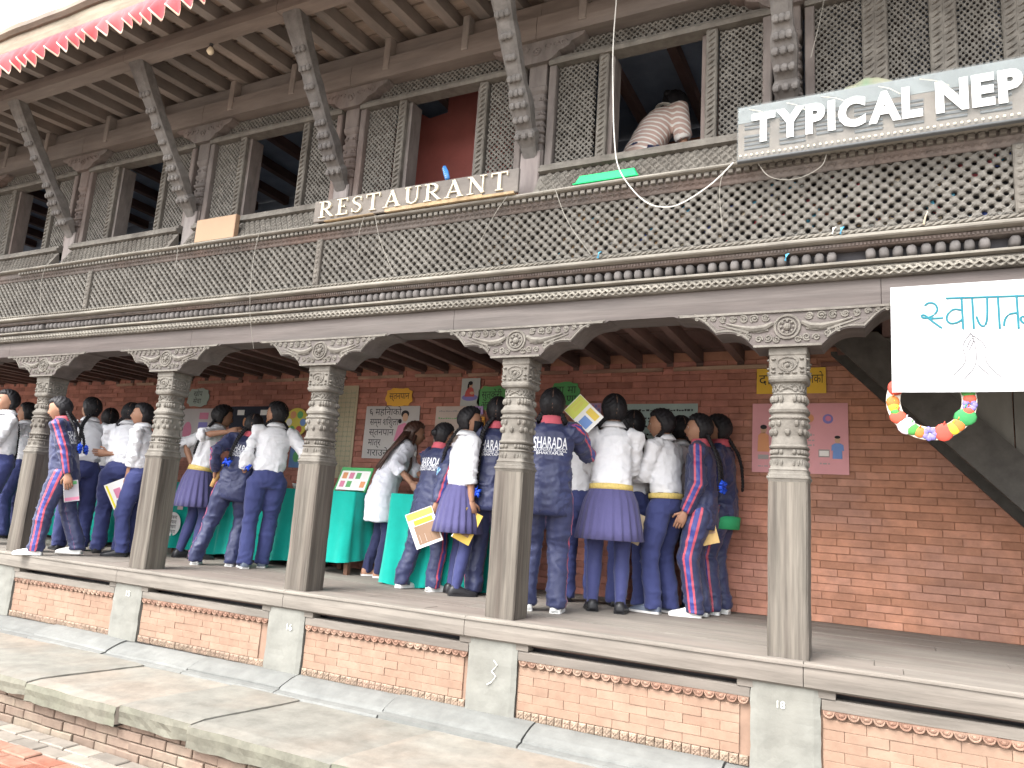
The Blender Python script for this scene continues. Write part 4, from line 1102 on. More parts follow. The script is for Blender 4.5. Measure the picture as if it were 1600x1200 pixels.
p = paper('yellow_cloud_title', -4.268, -3.938, 1.660, 1.850, (.70, .38, .06), 'yellow-orange cloud-shaped title above the handwritten poster', cloud=True); put_text('lettering', 'स्तनपान', -4.10, 1.765, Y1, .095, INK, p, fit=.25)
p = paper('ruled_chart', -4.935, -4.632, .90, 1.888, (.42, .36, .25), 'tall tan ruled chart with a grid of writing beside the left-centre pillar')
CHG = plain('chart_ruling', (.30, .31, .22))
for k in range(17): scrib(p, -4.915, -4.66, 1.80 - k * .052, Y1, CHG, .022)
for k in range(5): shape(p, 'ruling', CHG, [(-4.91 + k * .062, .92), (-4.907 + k * .062, .92), (-4.907 + k * .062, 1.84), (-4.91 + k * .062, 1.84)], Y1 - .002)
p = paper('grey_cloud_title', -7.235, -6.872, 1.675, 1.896, (.34, .40, .36), 'grey cloud-shaped title high on the wall right of the left pillars', cloud=True); put_text('lettering', 'खोप', -7.06, 1.83, Y1, .09, INK, p); put_text('lettering', 'सेवा', -7.06, 1.74, Y1, .09, INK, p)
p = paper('square_chart', -7.41, -6.60, 1.06, 1.650, (.45, .42, .42), 'pale poster with a column of pink and blue squares')
for k, m_ in enumerate((PINKP, VIOP, VIOP, VIOP)): shape(p, 'square', m_, [(-6.98, 1.52 - k * .115), (-6.83, 1.52 - k * .115), (-6.83, 1.60 - k * .115), (-6.98, 1.60 - k * .115)], Y1); scrib(p, -6.78, -6.70, 1.54 - k * .115, Y1, GREYP, .03)
shape(p, 'drawing', PINKP, ell(-7.16, 1.37, .075, .12), Y1)
p = paper('black_poster', -6.475, -5.80, 1.16, 1.672, (.028, .030, .045), 'black poster with small white captions and figures')
for x_, z_ in ((-6.36, 1.57), (-6.0, 1.57), (-6.36, 1.34), (-6.0, 1.36)): shape(p, 'caption', WHP, [(x_, z_), (x_ + .11, z_), (x_ + .11, z_ + .06), (x_, z_ + .06)], Y1); shape(p, 'drawing', ORP, ell(x_ + .13, z_ - .08, .025, .05), Y1)
p = paper('round_food_chart', -5.62, -5.285, 1.33, 1.650, (.60, .52, .10), 'round yellow food chart with coloured patches', disc=True)
for k, m_ in enumerate((BLUEP, GRNP, ORP, WHP, GRNP, REDP)): t = k * 1.047; shape(p, 'patch', m_, ell(-5.452 + .10 * math.cos(t), 1.49 + .095 * math.sin(t), .042, .042), Y1)
p = paper('blue_leaflet', -5.49, -5.29, .99, 1.27, (.12, .22, .42), 'narrow blue leaflet below the round food chart'); shape(p, 'drawing', WHP, [(-5.46, 1.21), (-5.32, 1.21), (-5.32, 1.24), (-5.46, 1.24)], Y1); shape(p, 'drawing', GRNP, ell(-5.39, 1.11, .05, .06), Y1)

# ================================================================== TABLES AND CLOTHS
TEAL = M('teal_cloth', (.0, .30, .245), rough=.85, var=.10, scale=5, bump=.25, bscale=12, bdist=.01, sheen=.2)
TBLW = M('table_wood', (.16, .085, .055), var=.2, scale=8, stretch=(.3, 1, 1), bump=.2)
def table(x0, x1, y0, y1, rot, tl, cl, hem=.04, leftopen=True):
    cx, cy = (x0 + x1) / 2, (y0 + y1) / 2; c, s_ = math.cos(rot), math.sin(rot)
    W_ = lambda x, y, z: (cx + c * (x - cx) - s_ * (y - cy), cy + s_ * (x - cx) + c * (y - cy), z)
    t = thing('table', (cx, cy, 0), tl, 'table', 'display tables')
    def bx(nm, *a):
        b = MB(); b.box(*a); b.v = [W_(*p_) for p_ in b.v]; b.build(nm, TBLW, t)
    bx('table_top', x0, x1, y0, y1, .715, .745)
    for xa in (x0 + .05, x1 - .05):
        for ya in (y0 + .05, y1 - .05): bx('leg', xa - .022, xa + .022, ya - .022, ya + .022, 0, .714)
    bx('rail', x0 + .08, x1 - .08, y0 + .04, y0 + .06, .15, .18)
    # cloth: top plus hanging sides with soft folds
    loop = []
    def edge(a, b_, n):
        for i in range(n): loop.append((a[0] + (b_[0] - a[0]) * i / n, a[1] + (b_[1] - a[1]) * i / n))
    e = .012; ca = [(x0 - e, y0 - e), (x1 + e, y0 - e), (x1 + e, y1 + e), (x0 - e, y1 + e)]
    nn = [max(6, int(abs(ca[(k + 1) % 4][0] - ca[k][0] + ca[(k + 1) % 4][1] - ca[k][1]) / .025)) for k in range(4)]
    for k in range(4): edge(ca[k], ca[(k + 1) % 4], nn[k])
    n = len(loop); b = MB(); rings = []
    for j in range(13):
        q = j / 12; r = []
        for i, (x, y) in enumerate(loop):
            dx, dy = x - cx, y - cy
            amp = .030 * q
            d = amp * (math.sin(i * .42 + x0) + .6 * math.sin(i * .97 + 1.3 + x1)) + .035 * q * q
            ox = (1 if x > x1 else -1 if x < x0 else 0); oy = (1 if y > y1 else -1 if y < y0 else 0)
            z = .752 - (.752 - hem - .015 * math.sin(i * .21 + x0)) * q
            if j == 0: z = .753; d = -.004
            r.append(W_(x + ox * d, y + oy * d, z))
        rings.append(r)
    b.loft(rings, cap=False)
    b.add([W_(*p_) for p_ in [(x0 - e + .003, y0 - e + .003, .7535), (x1 + e - .003, y0 - e + .003, .7535), (x1 + e - .003, y1 + e - .003, .7535), (x0 - e + .003, y1 + e - .003, .7535)]], [(0, 1, 2, 3)])
    o = b.build('tablecloth', TEAL, None, (cx, cy, hem), smooth=False, label=cl, category='tablecloth', group='teal tablecloths')
    o.data.polygons.foreach_set('use_smooth', [True] * len(o.data.polygons))
    return t
table(-6.55, -4.72, 1.42, 1.90, 0, 'long table under teal cloth between the left pillars', 'teal cloth on the long table behind three leaning students', .045)
table(-4.52, -4.02, 1.30, 1.80, 0, 'small table with bare legs showing under its short teal cloth', 'short teal cloth on the small table holding a display board', .12)
table(-3.42, -2.62, 1.04, 1.56, .06, 'table under floor-length teal cloth left of the middle pillar', 'floor-length teal cloth in front of the woman in white', .012)
table(-9.3, -7.15, 1.42, 1.90, 0, 'table under teal cloth hidden behind the left-hand students', 'teal cloth glimpsed between the left-hand students legs', .04)

# display board on the small table
db = thing('display_board', (-4.17, 1.42, .755), 'white tilted display board with green frame on the small teal table', 'display board')
GRF = plain('green_frame', (.08, .36, .13)); WB = plain('display_white', (.74, .76, .74))
def tilt_box(nm, m, u0, u1, v0, v1, d0, d1):
    b = MB(); b.box(u0, u1, d0, d1, v0, v1); a = math.radians(-24); b.v = [(x, 1.40 + y * math.cos(a) - (z) * math.sin(a), .757 + z * math.cos(a) + y * math.sin(a)) for x, y, z in b.v]; b.build(nm, m, db)
tilt_box('panel', WB, -4.345, -4.005, .012, .215, -.004, .004)
tilt_box('frame', GRF, -4.36, -3.99, .216, .25, -.006, .006); tilt_box('frame', GRF, -4.36, -4.346, .0, .2155, -.006, .006); tilt_box('frame', GRF, -4.004, -3.99, .0, .2155, -.006, .006)
for r in range(2):
    for c in range(4): tilt_box('picture', (PINKP, ORP, WHP, GRNP)[(r + c * 3) % 4], -4.32 + c * .08, -4.265 + c * .08, .04 + r * .09, .105 + r * .09, -.0055, -.0045)
pr = MB(); pr.box(-4.30, -4.05, 1.50, 1.51, .757, .90); pr.build('prop', GRF, db)
# goods on the long table
def bowl(x, y, col, lab, r=.05):
    t = thing('bowl', (x, y, .757), lab, 'bowl'); b = MB()
    b.loft([[(x + q * math.cos(a), y + q * math.sin(a), .757 + z) for a in np.linspace(0, 2 * math.pi, 14)[:-1]] for q, z in ((r * .5, 0), (r * .8, .02), (r, .05), (r * .92, .05), (r * .7, .022), (r * .3, .012))]); b.build('dish', WHP, t, smooth=True)
    b = MB()
    for k in range(9): b.ball((x + r * .55 * math.cos(k * 2.4) * (k / 9) ** .5, y + r * .55 * math.sin(k * 2.4) * (k / 9) ** .5, .757 + .05), (.016, .016, .014), 7, 5)
    b.build('contents', plain('food_%.2f' % x, col, .6, .2), t, smooth=True)
bowl(-6.47, 1.50, (.45, .30, .10), 'white bowl of yellow food at the left end of long table')
bowl(-6.33, 1.55, (.12, .30, .08), 'white bowl of greens next to the yellow food')
bowl(-4.92, 1.50, (.40, .10, .06), 'white bowl of red food by a girls hand on long table')
p = thing('oval_notice', (-6.455, 1.375, .17), 'white oval paper with handwriting pinned to the long table cloth', 'notice')
b = MB(); b.prism_y(ell(-6.455, .305, .125, .125, 24), 1.352, 1.355); b.build('sheet', WHP, p)
for k in range(4): put_text('lettering', 'पोषण', -6.45, .375 - k * .05, 1.350, .055, INK, p)
p = thing('pale_strip', (-6.40, 1.37, .45), 'narrow pale paper strip hanging on the long table cloth', 'notice')
b = MB(); b.prism_y([(-6.44, .46), (-6.36, .46), (-6.36, .735), (-6.44, .735)], 1.378, 1.381); b.build('sheet', plain('pale_strip_paper', (.55, .45, .46)), p)

# ================================================================== THINGS ON THE CORNICE AND EAVES
b = MB()
n = 0; x = -9.4; vs = []; fs = []; cols = 0; mi = []
pitch = .128
while x < -1.6:
    ph = (x / pitch) % 1.0
    fold = .034 * math.sin(2 * math.pi * ph) + .012 * math.sin(x * 23)
    zt = 4.225
    kk = math.floor(x / pitch); hsh_ = (math.sin(kk * 12.9898) * 43758.5453) % 1.0
    tooth = ph / .72 if ph < .72 else (1 - ph) / .28
    drop = .115 + (.085 + .04 * hsh_) * tooth + .012 * math.sin(x * 4)
    for j, q in enumerate((0, .3, .6, .82, .92, 1.0)):
        vs.append((x + .03 * q * math.sin(x * 9), -1.143 - fold * q - .03 * q, zt - drop * q))
    if cols:
        for j in range(5):
            a = (cols - 1) * 6 + j; fs.append((a, a + 6, a + 7, a + 1)); mi.append(1 if j == 4 else 0)
    cols += 1; x += .008
b.add(vs, fs); b.m = mi
REDC = M('faded_red_cloth', (.42, .055, .065), rough=.8, var=.2, scale=8, stretch=(1, 1, .3), bump=.4, bscale=30, col2=(.52, .14, .14), amt2=.6, scale2=3)
TRIM = M('soiled_cream_trim', (.66, .56, .46), var=.25, scale=10, bump=.2, col2=(.50, .24, .12), amt2=.5, scale2=6)
o = b.build('valance', [REDC, TRIM], None, (-5.5, -1.14, 4.0), smooth=True, label='faded red scalloped cloth valance with pale trim along the eaves', category='valance')
md = o.modifiers.new('thickness', 'SOLIDIFY'); md.thickness = .003
# bulb
bl = thing('light_bulb', (-4.348, -.66, 4.07), 'unlit bulb hanging below the eaves beam', 'bulb')
b = MB(); b.loft([[(-4.348 + r * math.cos(a), -.66 + r * math.sin(a), z) for a in np.linspace(0, 2 * math.pi, 12)[:-1]] for r, z in ((.004, 4.052), (.018, 4.058), (.027, 4.072), (.028, 4.085), (.020, 4.105), (.013, 4.118))]); b.build('glass', plain('frosted_bulb', (.72, .62, .45), .3), bl, smooth=True)
b = MB(); b.loft([[(-4.348 + r * math.cos(a), -.66 + r * math.sin(a), z) for a in np.linspace(0, 2 * math.pi, 10)[:-1]] for r, z in ((.014, 4.117), (.014, 4.146))]); b.build('holder', plain('bulb_holder', (.04, .04, .04)), bl)
# green tray
GREENT = plain('bright_green_plastic', (.0, .42, .12), .5, .04)
tr = thing('green_tray', (-1.17, -.11, 2.736), 'bright green flat plastic box lying on the cornice under the open window', 'box')
b = MB(); b.add([(-1.395, -.150, 2.738), (-.972, -.150, 2.738), (-.972, -.06, 2.738), (-1.395, -.06, 2.738), (-1.360, -.142, 2.800), (-1.00, -.142, 2.800), (-1.00, -.07, 2.800), (-1.360, -.07, 2.800)], [(0, 3, 2, 1), (4, 5, 6, 7), (0, 1, 5, 4), (1, 2, 6, 5), (2, 3, 7, 6), (3, 0, 4, 7)]); bevel(b.build('tray_body', GREENT, tr), .006, 2)
b = MB(); b.tube([(-1.40, -.153, 2.742), (-.968, -.153, 2.742)], .005, 5); b.build('rim', GREENT, tr)
tp = thing('tan_panel', (-4.635, -.12, 2.736), 'plain peach-coloured board propped on the cornice at the left', 'board')
b = MB(); b.cbox(-4.868, -4.412, -.142, -.128, 2.737, 2.938, .003); b.build('panel', plain('peach_board', (.30, .205, .13), .6, .04), tp)
b = MB(); b.box(-4.412, -4.404, -.143, -.10, 2.737, 2.939); b.build('edge_strip', plain('tan_edge', (.26, .17, .11)), tp)
bb = thing('blue_brush', (-2.49, -.01, 2.997), 'blue plastic brush leaning on the sill of the red-walled window', 'brush')
b = MB(); b.tube([(-2.44, -.02, 2.998), (-2.47, -.005, 3.06), (-2.50, .01, 3.12)], [(.020, .010), (.024, .012), (.016, .010)], 8); b.build('handle', plain('blue_plastic', (.06, .22, .55), .4), bb, smooth=True)
b = MB()
for k in range(6): b.ball((-2.45 - k * .010, -.028 + k * .006, 3.01 + k * .018), (.010, .008, .006), 6, 4)
b.build('bristles', plain('pale_blue_bristle', (.35, .50, .72)), bb)
gb = thing('green_cloth_bundle', (.30, -.12, 3.03), 'faded green cloth bundle bulging over the top of the clear sign', 'cloth bundle')
b = MB(); rings = []
for j in range(9):
    t = math.pi * j / 8; r = []
    for i in range(20):
        a = 2 * math.pi * i / 20; k = 1 + .12 * math.sin(3 * a + j)
        r.append((.30 + .145 * math.cos(a) * math.sin(t) * k + .001 * i, -.12 + .05 * math.sin(a) * math.sin(t) * k, 3.04 - .075 * math.cos(t) * k))
    rings.append(r)
b.loft(rings); b.build('bundle', M('faded_green_cloth', (.11, .20, .12), var=.2, scale=8, bump=.4, col2=(.24, .20, .15), amt2=.7, scale2=6), gb, smooth=True)
# cable and strings
CAB = plain('white_cable', (.55, .54, .50), .5)
b = MB(); q = [(-1.10, -.30, 4.25), (-1.108, -.30, 3.879), (-1.115, -.30, 3.55), (-1.100, -.30, 3.211), (-1.085, -.29, 2.95), (-1.055, -.28, 2.75), (-.97, -.27, 2.60), (-.865, -.27, 2.49), (-.76, -.26, 2.455), (-.66, -.25, 2.475), (-.50, -.23, 2.58), (-.37, -.22, 2.71)]
qq = []
for i in range(len(q) - 1):
    p0_, p1_, p2_, p3_ = [np.array(q[min(max(i + k, 0), len(q) - 1)]) for k in (-1, 0, 1, 2)]
    for t in np.linspace(0, 1, 6)[:-1]:
        qq.append(.5 * ((2 * p1_) + (-p0_ + p2_) * t + (2 * p0_ - 5 * p1_ + 4 * p2_ - p3_) * t * t + (-p0_ + 3 * p1_ - 3 * p2_ + p3_) * t ** 3))
b.tube(qq, .0040, 6); b.build('cable', CAB, None, smooth=True, label='white cable dropping from the eaves and looping up to the clear sign', category='cable')
STR = plain('dirty_string', (.27, .255, .225), .8)
for k, (pts, lab) in enumerate((
    ([(-6.9, -.158, 2.73), (-6.93, -.16, 2.55), (-6.90, -.12, 2.25)], 'thin pale string hanging over the lattice at far left'),
    ([(-5.05, -.158, 2.73), (-5.02, -.165, 2.62), (-5.03, -.16, 2.52)], 'short pale string hanging from cornice left of the tan board'),
    ([(-4.10, -.158, 2.73), (-4.12, -.17, 2.5), (-4.10, -.16, 2.1), (-4.11, -.05, 1.8)], 'long thin string crossing lattice and lintel left of the RESTAURANT sign'),
    ([(-3.05, -.165, 2.73), (-3.08, -.17, 2.58), (-3.10, -.12, 2.45)], 'thin string below the first half of the RESTAURANT sign'),
    ([(-2.95, -.165, 2.73), (-2.88, -.17, 2.52), (-2.76, -.125, 2.28)], 'thin string slanting right below the RESTAURANT sign'),
    ([(-1.86, -.16, 2.73), (-1.95, -.17, 2.60), (-2.08, -.12, 2.42)], 'thin string slanting left below the sign end'),
    ([(-1.52, -.16, 2.73), (-1.42, -.17, 2.48), (-1.26, -.125, 2.26)], 'pale string slanting across the lattice below the green box'),
    ([(-.40, -.17, 2.72), (-.48, -.18, 2.62), (-.46, -.13, 2.33)], 'frayed string hanging below the start of the clear sign'),
    ([(-.26, -.17, 2.69), (-.20, -.19, 2.58), (-.06, -.2, 2.54), (.08, -.19, 2.60), (.10, -.17, 2.69)], 'looped string sagging below the clear sign'),
    ([(.02, -.15, 3.30), (.06, -.12, 3.50), (.10, -.06, 3.78)], 'pale string slanting up from the clear sign'))):
    b = MB(); 
    q_ = np.array(pts, float)
    for _ in range(3):
        q_ = np.concatenate([q_[:1], np.stack([q_[:-1] * .75 + q_[1:] * .25, q_[:-1] * .25 + q_[1:] * .75], 1).reshape(-1, 3), q_[-1:]])
    b.tube(q_, .0020, 5); b.build('string', STR, None, label=lab, category='string', group='loose strings on the facade')
# litter caught behind the lattice
LC = [plain('scrap_%d' % i, c_, .7) for i, c_ in enumerate(((.62, .42, .24), (.70, .60, .45), (.10, .40, .60), (.60, .12, .14), (.06, .10, .34), (.75, .74, .70), (.50, .22, .14)))]
b = MB()
for k in range(330):
    if k < 230: x = random.uniform(-.25, 2.4) if random.random() < .8 else random.uniform(-1.6, -.2)
    else: x = random.choice((-1.9, -1.4, -1.05)) + random.gauss(0, .12)
    z = 2.28 + .34 * random.random() ** 1.1
    y = random.uniform(-.034, .05); s_ = random.uniform(.014, .034); a = random.uniform(0, 3)
    b.cur = random.choice((0, 1, 1, 2, 3, 4, 5, 6)) if k < 230 else random.choice((0, 1, 0))
    e1 = np.array((math.cos(a), .2 * math.sin(a * 3), math.sin(a))) * s_; e2 = np.array((-math.sin(a), .3, math.cos(a))) * s_ * .7
    o_ = np.array((x, y, z)); b.add([o_ - e1 - e2, o_ + e1 - e2, o_ + e1 * .8 + e2, o_ - e1 + e2 * .7, o_ + np.array((0, -.008, 0))], [(0, 1, 4), (1, 2, 4), (2, 3, 4), (3, 0, 4)])
b.build('litter', LC, None, kind='stuff', label='scraps of coloured paper and plastic caught behind the lattice', category='litter')
for k, (x, z, m_, lab) in enumerate(((.552, 2.265, 1, 'torn cream paper scrap standing on the ledge at right'), (.12, 2.262, 5, 'small white crumpled scrap on ledge left of the cream one'), (.16, 2.258, 2, 'tiny blue scrap on ledge below the clear sign'), (-1.22, 2.262, 2, 'tiny blue scrap on the ledge above the middle bracket'), (-.12, 2.135, 2, 'blue scrap lodged between the pegs'))):
    b = MB(); b.tube([(x, -.115, z - .02), (x + .008, -.118, z + .015), (x + .02, -.112, z + (.05 if k == 0 else .02))], [(.012, .003), (.010, .003), (.002, .001)], 6); b.build('paper_scrap', LC[m_], None, label=lab, category='scrap')
# chalk numbers on the piers
CHALK = plain('chalk', (.78, .77, .72))
for s_, x, z, sz_ in (('15', -5.15, -.195, .06), ('16', -3.425, -.245, .06), ('18', -.15, -.22, .05)):
    put_text('chalk_number', s_, x, z, -.0475, sz_, CHALK, bld)
b = MB(); b.tube([(-1.79, -.048, -.235), (-1.765, -.048, -.26), (-1.785, -.048, -.285), (-1.80, -.048, -.30), (-1.77, -.048, -.325), (-1.80, -.048, -.365), (-1.825, -.048, -.38)], .003, 5); b.build('chalk_mark', CHALK, bld)
# ================================================================== PEOPLE
def vnoise(P, seed=0):
    """vectorised 3-D value noise in [-1,1]"""
    P = np.asarray(P, float); i = np.floor(P).astype(np.int64); f = P - i; f = f * f * (3 - 2 * f)
    def hsh(a, b, c):
        n = (a * 374761393 + b * 668265263 + c * 1442695041 + seed * 974711) & 0x7fffffff
        n = ((n ^ (n >> 13)) * 1274126177) & 0x7fffffff
        return ((n ^ (n >> 16)) & 0xffff) / 32767.5 - 1
    r = 0
    for dx in (0, 1):
        for dy in (0, 1):
            for dz in (0, 1):
                w_ = (f[:, 0] if dx else 1 - f[:, 0]) * (f[:, 1] if dy else 1 - f[:, 1]) * (f[:, 2] if dz else 1 - f[:, 2])
                r = r + w_ * hsh(i[:, 0] + dx, i[:, 1] + dy, i[:, 2] + dz)
    return r

_tmp_me = bpy.data.meshes.new('tmp'); _tmp = bpy.data.objects.new('tmp', _tmp_me); TS.collection.objects.link(_tmp)
_rm = _tmp.modifiers.new('r', 'REMESH'); _rm.mode = 'VOXEL'; _rm.use_smooth_shade = True
_sm = _tmp.modifiers.new('s', 'SMOOTH'); _sm.factor = .5; _sm.iterations = 3
def fuse(mb, voxel, smooth=3):
    me = bpy.data.meshes.new('tmp'); me.from_pydata(mb.v, [], mb.f); _tmp.data = me
    _rm.voxel_size = voxel; _sm.iterations = smooth
    _tmp.update_tag(); out = bpy.data.meshes.new_from_object(evaluated(_tmp))
    n = len(out.vertices); v = np.empty(n * 3, np.float32); out.vertices.foreach_get('co', v); v = v.reshape(-1, 3).astype(float)
    nm = np.empty(n * 3, np.float32); out.vertices.foreach_get('normal', nm); nm = nm.reshape(-1, 3).astype(float)
    lt = np.empty(len(out.loops), np.int32); out.loops.foreach_get('vertex_index', lt)
    ls = np.empty(len(out.polygons), np.int32); out.polygons.foreach_get('loop_total', ls)
    _tmp.data = _tmp_me; bpy.data.meshes.remove(out); bpy.data.meshes.remove(me)
    f = []; k = 0
    for s_ in ls: f.append(tuple(lt[k:k + s_])); k += s_
    return v, f, nm

# --- materials
def cloth(name, col, rough=.8, sheen=.15, bump=.55, bs=26, spec=.2, var=.08):
    return M(name, col, rough=rough, var=var, scale=6, bump=bump, bscale=bs, bdist=.010, stretch=(1, 1, .6), sheen=sheen, spec=spec)
SKIN = M('skin', (.31, .165, .105), rough=.55, var=.07, scale=10, bump=.05, spec=.35)
SKIN2 = M('skin_darker', (.27, .135, .085), rough=.55, var=.07, scale=10, bump=.05, spec=.35)
LIP = plain('lips', (.30, .09, .08), .5); EYEW = plain('eye_white', (.70, .68, .65), .3); EYED = plain('eye_dark', (.015, .012, .01), .2); BROW = plain('brow', (.02, .016, .015), .8)
HAIR = M('black_hair', (.013, .012, .014), rough=.55, var=.5, scale=40, stretch=(1, 1, .15), bump=.5, bscale=160, bdist=.003, spec=.3)
HAIRB = M('brown_hair', (.060, .030, .022), rough=.4, var=.5, scale=40, stretch=(1, 1, .15), bump=.5, bscale=160, bdist=.003, spec=.5)
SHIRT = cloth('white_shirt_cotton', (.64, .645, .67)); SHIRTP = cloth('pinkish_shirt_cotton', (.56, .49, .51)); COAT = cloth('white_coat_cotton', (.62, .63, .69))
NAVY = cloth('navy_trouser_cloth', (.036, .044, .130), sheen=.1); NAVYD = cloth('dark_navy_trouser_cloth', (.022, .026, .07), sheen=.1)
SKIRT = cloth('violet_navy_skirt_cloth', (.068, .064, .155), sheen=.15); TIGHT = cloth('navy_tights', (.036, .042, .125), rough=.6)
BELT = plain('yellow_striped_belt', (.55, .42, .14), .6, .25, scale=60); BLACK = plain('black_shoe_leather', (.018, .018, .02), .35, .1); WSHOE = plain('white_trainer', (.64, .64, .62), .55, .06); SOLE = plain('shoe_sole', (.55, .54, .52), .7); GSHOE = plain('grey_shoe', (.10, .12, .16), .5, .1)
RIB = plain('blue_ribbon', (.02, .08, .62), .45, .15, scale=60); RIBP = plain('pale_blue_ribbon', (.25, .48, .75), .45, .15); REDL = plain('red_lining', (.50, .10, .13), .7); GREENB = plain('green_band', (.03, .30, .12), .7, .1)
PRT = plain('scalp_parting', (.30, .17, .12), .6); PRINT = plain('white_print', (.72, .73, .76), .6); TIE = plain('striped_tie', (.03, .04, .13), .6, .3, scale=70); MASK = plain('black_mask', (.02, .02, .022), .8)
def track(name, base):
    m = M(name, base, rough=.48, var=.10, scale=6, bump=.6, bscale=24, bdist=.011, sheen=.1, spec=.4, stretch=(1, 1, .7))
    t = m.node_tree; N, L = t.nodes, t.links; bs = N['Principled BSDF']
    hv = [n for n in N if n.type == 'HUE_SAT'][0]
    a = N.new('ShaderNodeAttribute'); a.attribute_name = 'stripe'
    ab = N.new('ShaderNodeMath'); ab.operation = 'ABSOLUTE'; L.new(a.outputs['Fac'], ab.inputs[0])
    def less(x):
        q = N.new('ShaderNodeMath'); q.operation = 'LESS_THAN'; q.inputs[1].default_value = x; L.new(ab.outputs[0], q.inputs[0]); return q.outputs[0]
    m1 = N.new('ShaderNodeMixRGB'); m1.inputs['Color2'].default_value = (.42, .065, .10, 1); L.new(hv.outputs[0], m1.inputs['Color1']); L.new(less(.030), m1.inputs['Fac'])
    m2 = N.new('ShaderNodeMixRGB'); m2.inputs['Color2'].default_value = (.04, .05, .22, 1); L.new(m1.outputs[0], m2.inputs['Color1']); L.new(less(.0145), m2.inputs['Fac'])
    L.new(m2.outputs[0], bs.inputs['Base Color']); return m
TRACK = track('navy_tracksuit', (.026, .032, .085))
def stripes():
    m = M('striped_tee', (.55, .40, .345), var=.05, bump=.2, bscale=200); t = m.node_tree; N, L = t.nodes, t.links; bs = N['Principled BSDF']; hv = [n for n in N if n.type == 'HUE_SAT'][0]
    at = N.new('ShaderNodeAttribute'); at.attribute_name = 'along'
    w_ = N.new('ShaderNodeMath'); w_.operation = 'PINGPONG'; w_.inputs[1].default_value = .022; L.new(at.outputs['Fac'], w_.inputs[0])
    q = N.new('ShaderNodeMath'); q.operation = 'LESS_THAN'; q.inputs[1].default_value = .0075; L.new(w_.outputs[0], q.inputs[0])
    m1 = N.new('ShaderNodeMixRGB'); m1.inputs['Color2'].default_value = (.80, .78, .74, 1); L.new(hv.outputs[0], m1.inputs['Color1']); L.new(q.outputs[0], m1.inputs['Fac']); L.new(m1.outputs[0], bs.inputs['Base Color']); return m
TEE = stripes()

nrm_ = lambda v_: v_ / (np.linalg.norm(v_) + 1e-12)
def A3(*a): return np.array(a, float)
def segdist(P, a, b):
    d = b - a; t = np.clip(((P - a) @ d) / (d @ d), 0, 1); c = a + t[:, None] * d; return np.linalg.norm(P - c, axis=1), t, P - c

def head_grid(nu=40, nv=28):
    """unit head: x right, y forward, z up; radii 1 -> scaled by (.073,.092,.108)"""
    out = np.zeros((nv + 1, nu, 3))
    for j in range(nv + 1):
        t = math.pi * j / nv; t = min(max(t, .03), math.pi - .03)
        for i in range(nu):
            p_ = 2 * math.pi * i / nu
            out[j, i] = (math.sin(t) * math.sin(p_), math.sin(t) * math.cos(p_), math.cos(t))
    return out
HG = head_grid(); HGF = head_grid(96, 44)
def head_shape(D):
    x, y, z = D[..., 0], D[..., 1], D[..., 2]
    g = lambda cx, cy, cz, s: np.exp(-((x - cx) ** 2 + (y - cy) ** 2 + (z - cz) ** 2) / (2 * s * s))
    X = x * .0735; Y = y * .092; Z = z * .108
    low = np.clip(-z, 0, 1)
    X = X * (1 - .34 * low ** 1.5); Y = np.where(y > 0, Y * (1 - .05 * low) + .010 * low, Y * (1 - .42 * low ** 1.3))
    Y = Y * np.where(y > 0, .95, 1.04)
    nose = g(0, .97, -.16, .085) * .020 + g(0, .99, .02, .08) * .007
    Y = Y + nose - (g(.36, .92, .10, .13) + g(-.36, .92, .10, .13)) * .009 + (g(.33, .9, .30, .16) + g(-.33, .9, .30, .16)) * .003 + g(0, .85, -.45, .11) * .006 + g(0, .62, -.80, .16) * .008 - g(0, .8, -.63, .07) * .003
    X = X + np.sign(x) * (g(.6, .75, -.2, .2) + g(-.6, .75, -.2, .2)) * .004
    return np.stack([X, Y, Z], -1)
def hair_shape(D, style, h_amp=1.0):
    x, y, z = D[..., 0], D[..., 1], D[..., 2]
    S = head_shape(D)
    # hairline: hair wherever the direction is above/behind this surface
    line = np.where(z > 0, (z - .58) * 2.2 + (.62 - y) * 1.4 * (y < .62) , (.18 - y) * 1.7)
    line = np.maximum((z - .60) * 3.0, (-.08 + .62 * np.clip(z, 0, 1) ** .8 - y) * 2.6)
    line = np.minimum(line, (z + (.74 if style != 'long' else .9)) * 3.0)
    m = 1 / (1 + np.exp(-line * 6))
    n = np.stack([x / .0735, y / .092, z / .108], -1); n /= np.linalg.norm(n, axis=-1, keepdims=True)
    th = (.021 - .006 * np.clip(-z * 1.6, 0, 1)) * m - .022 * (1 - m)
    th = th + m * .008 * np.clip(-y, 0, 1) * np.clip(z + .45, 0, 1)
    # parting groove along the crown
    th = th - m * .004 * np.exp(-(x / .05) ** 2) * (y < .75)
    ph = np.arctan2(np.abs(x), y + 1.4) * 2 + np.arctan2(z + .4, -y + 1.2) * 9
    strand = (.0022 * np.sin(ph * 7 + 1.5 * np.sin(z * 5)) + .0014 * np.sin(ph * 19 + x * 5) + .0010 * np.sin(ph * 37 + 2)) * m
    return S + n * (th + strand)[..., None]
def grid_faces(nv, nu): return [(j * nu + i, j * nu + (i + 1) % nu, (j + 1) * nu + (i + 1) % nu, (j + 1) * nu + i) for j in range(nv) for i in range(nu)]

def ik(sh, hand, l1, l2, pole):
    d = hand - sh; L_ = np.linalg.norm(d); L2 = min(L_, (l1 + l2) * .995); d = nrm_(d); hand = sh + d * L2
    a = (l1 * l1 - l2 * l2 + L2 * L2) / (2 * L2); hh = math.sqrt(max(l1 * l1 - a * a, 0)); p_ = pole - d * (pole @ d)
    return sh + d * a + nrm_(p_) * hh, hand

